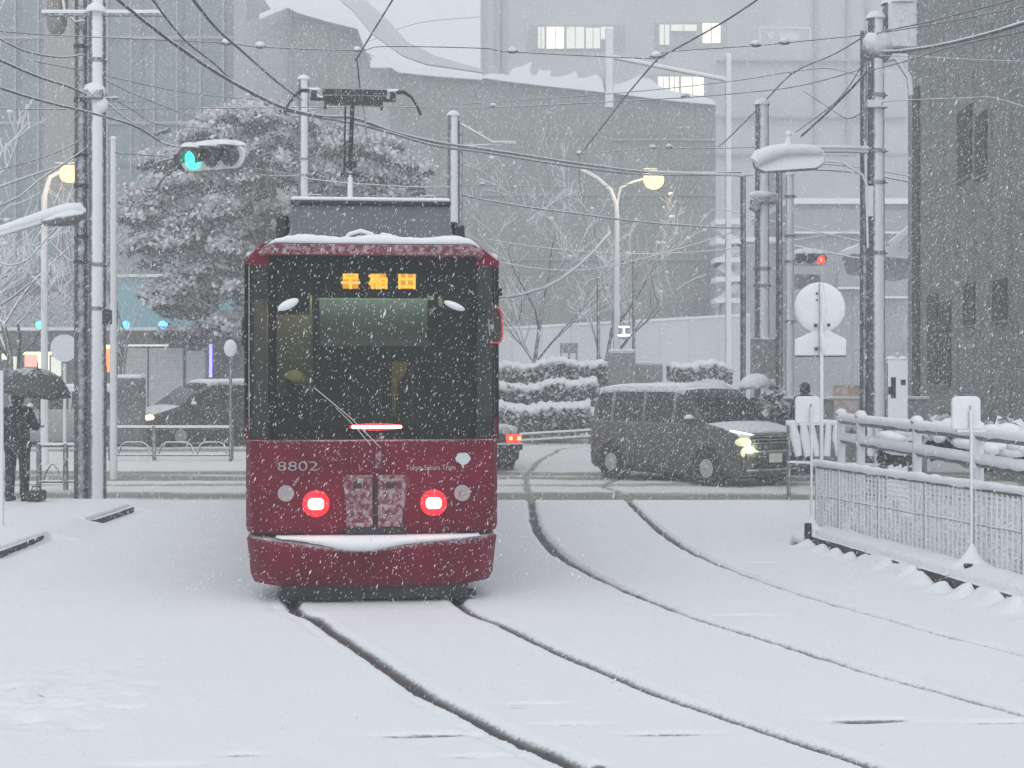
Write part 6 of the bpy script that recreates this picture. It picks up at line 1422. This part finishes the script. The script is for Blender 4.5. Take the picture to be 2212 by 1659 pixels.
wire('upper pale cable behind the right pole sloping down', [(1560, 450, 52), (1720, 490, 48), (1860, 522, 46)], 2.6, 3, m='wirew')
wire('thin far wire across the open sky', [(795, 90, 90), (900, 50, 95), (1038, 36, 100)], 2.4, 1.8, m='wire')

# ------------------------------------------------------------------ haze and falling snow
hz = MB(); hz.box((0, 60, 16), (200, 200, 35))
hm = bpy.data.materials.new('haze'); hm.use_nodes = True; nt = hm.node_tree; nt.nodes.clear()
ho = nt.nodes.new('ShaderNodeOutputMaterial'); pv = nt.nodes.new('ShaderNodeVolumePrincipled'); pv.inputs['Density'].default_value = HAZE if 'HAZE' in globals() else 0.0046
pv.inputs['Color'].default_value = (0.975, 0.99, 1.0, 1); pv.inputs['Anisotropy'].default_value = 0.0
nt.links.new(pv.outputs[0], ho.inputs['Volume'])
h = hz.build('haze', hm); stuff(h)
def flakes(n, box, seed):
    r_ = np.random.RandomState(seed); c = r_.uniform(box[0], box[1], (n, 3)); c = c[(c[:, 1] > 6.5)]; n = len(c)
    ax = np.array([-.42, .1, -.9])[None] + r_.normal(size=(n, 3)) * .28; ax /= np.linalg.norm(ax, axis=1)[:, None]
    u = np.cross(ax, r_.normal(size=(n, 3))); u /= np.linalg.norm(u, axis=1)[:, None]; v = np.cross(ax, u)
    s = (r_.lognormal(-6.33, .30, n))[:, None]; L = s * r_.uniform(2.5, 5.5, n)[:, None]
    jit = lambda: r_.uniform(.6, 1.3, (n, 1))
    vs = np.stack([c + ax * L, c + u * s * jit(), c + v * s * jit(), c - u * s * jit(), c - v * s * jit(), c - ax * L * .9], 1).reshape(-1, 3).astype(np.float32)
    f = np.array([[0, 1, 2], [0, 2, 3], [0, 3, 4], [0, 4, 1], [5, 2, 1], [5, 3, 2], [5, 4, 3], [5, 1, 4]])
    idx = (f[None] + (np.arange(n) * 6)[:, None, None]).reshape(-1).astype(np.int32)
    me = bpy.data.meshes.new('falling_snow'); me.vertices.add(len(vs)); me.vertices.foreach_set('co', vs.ravel())
    me.loops.add(len(idx)); me.loops.foreach_set('vertex_index', idx); me.polygons.add(len(idx) // 3); me.polygons.foreach_set('loop_start', np.arange(0, len(idx), 3, dtype=np.int32)); me.update(calc_edges=True)
    me.materials.append(M['snow']); o = bpy.data.objects.new('falling_snow', me); C.objects.link(o); return o
stuff(flakes(620000, ((-9, 5, 0.05), (9, 30, 9.5)), 9))
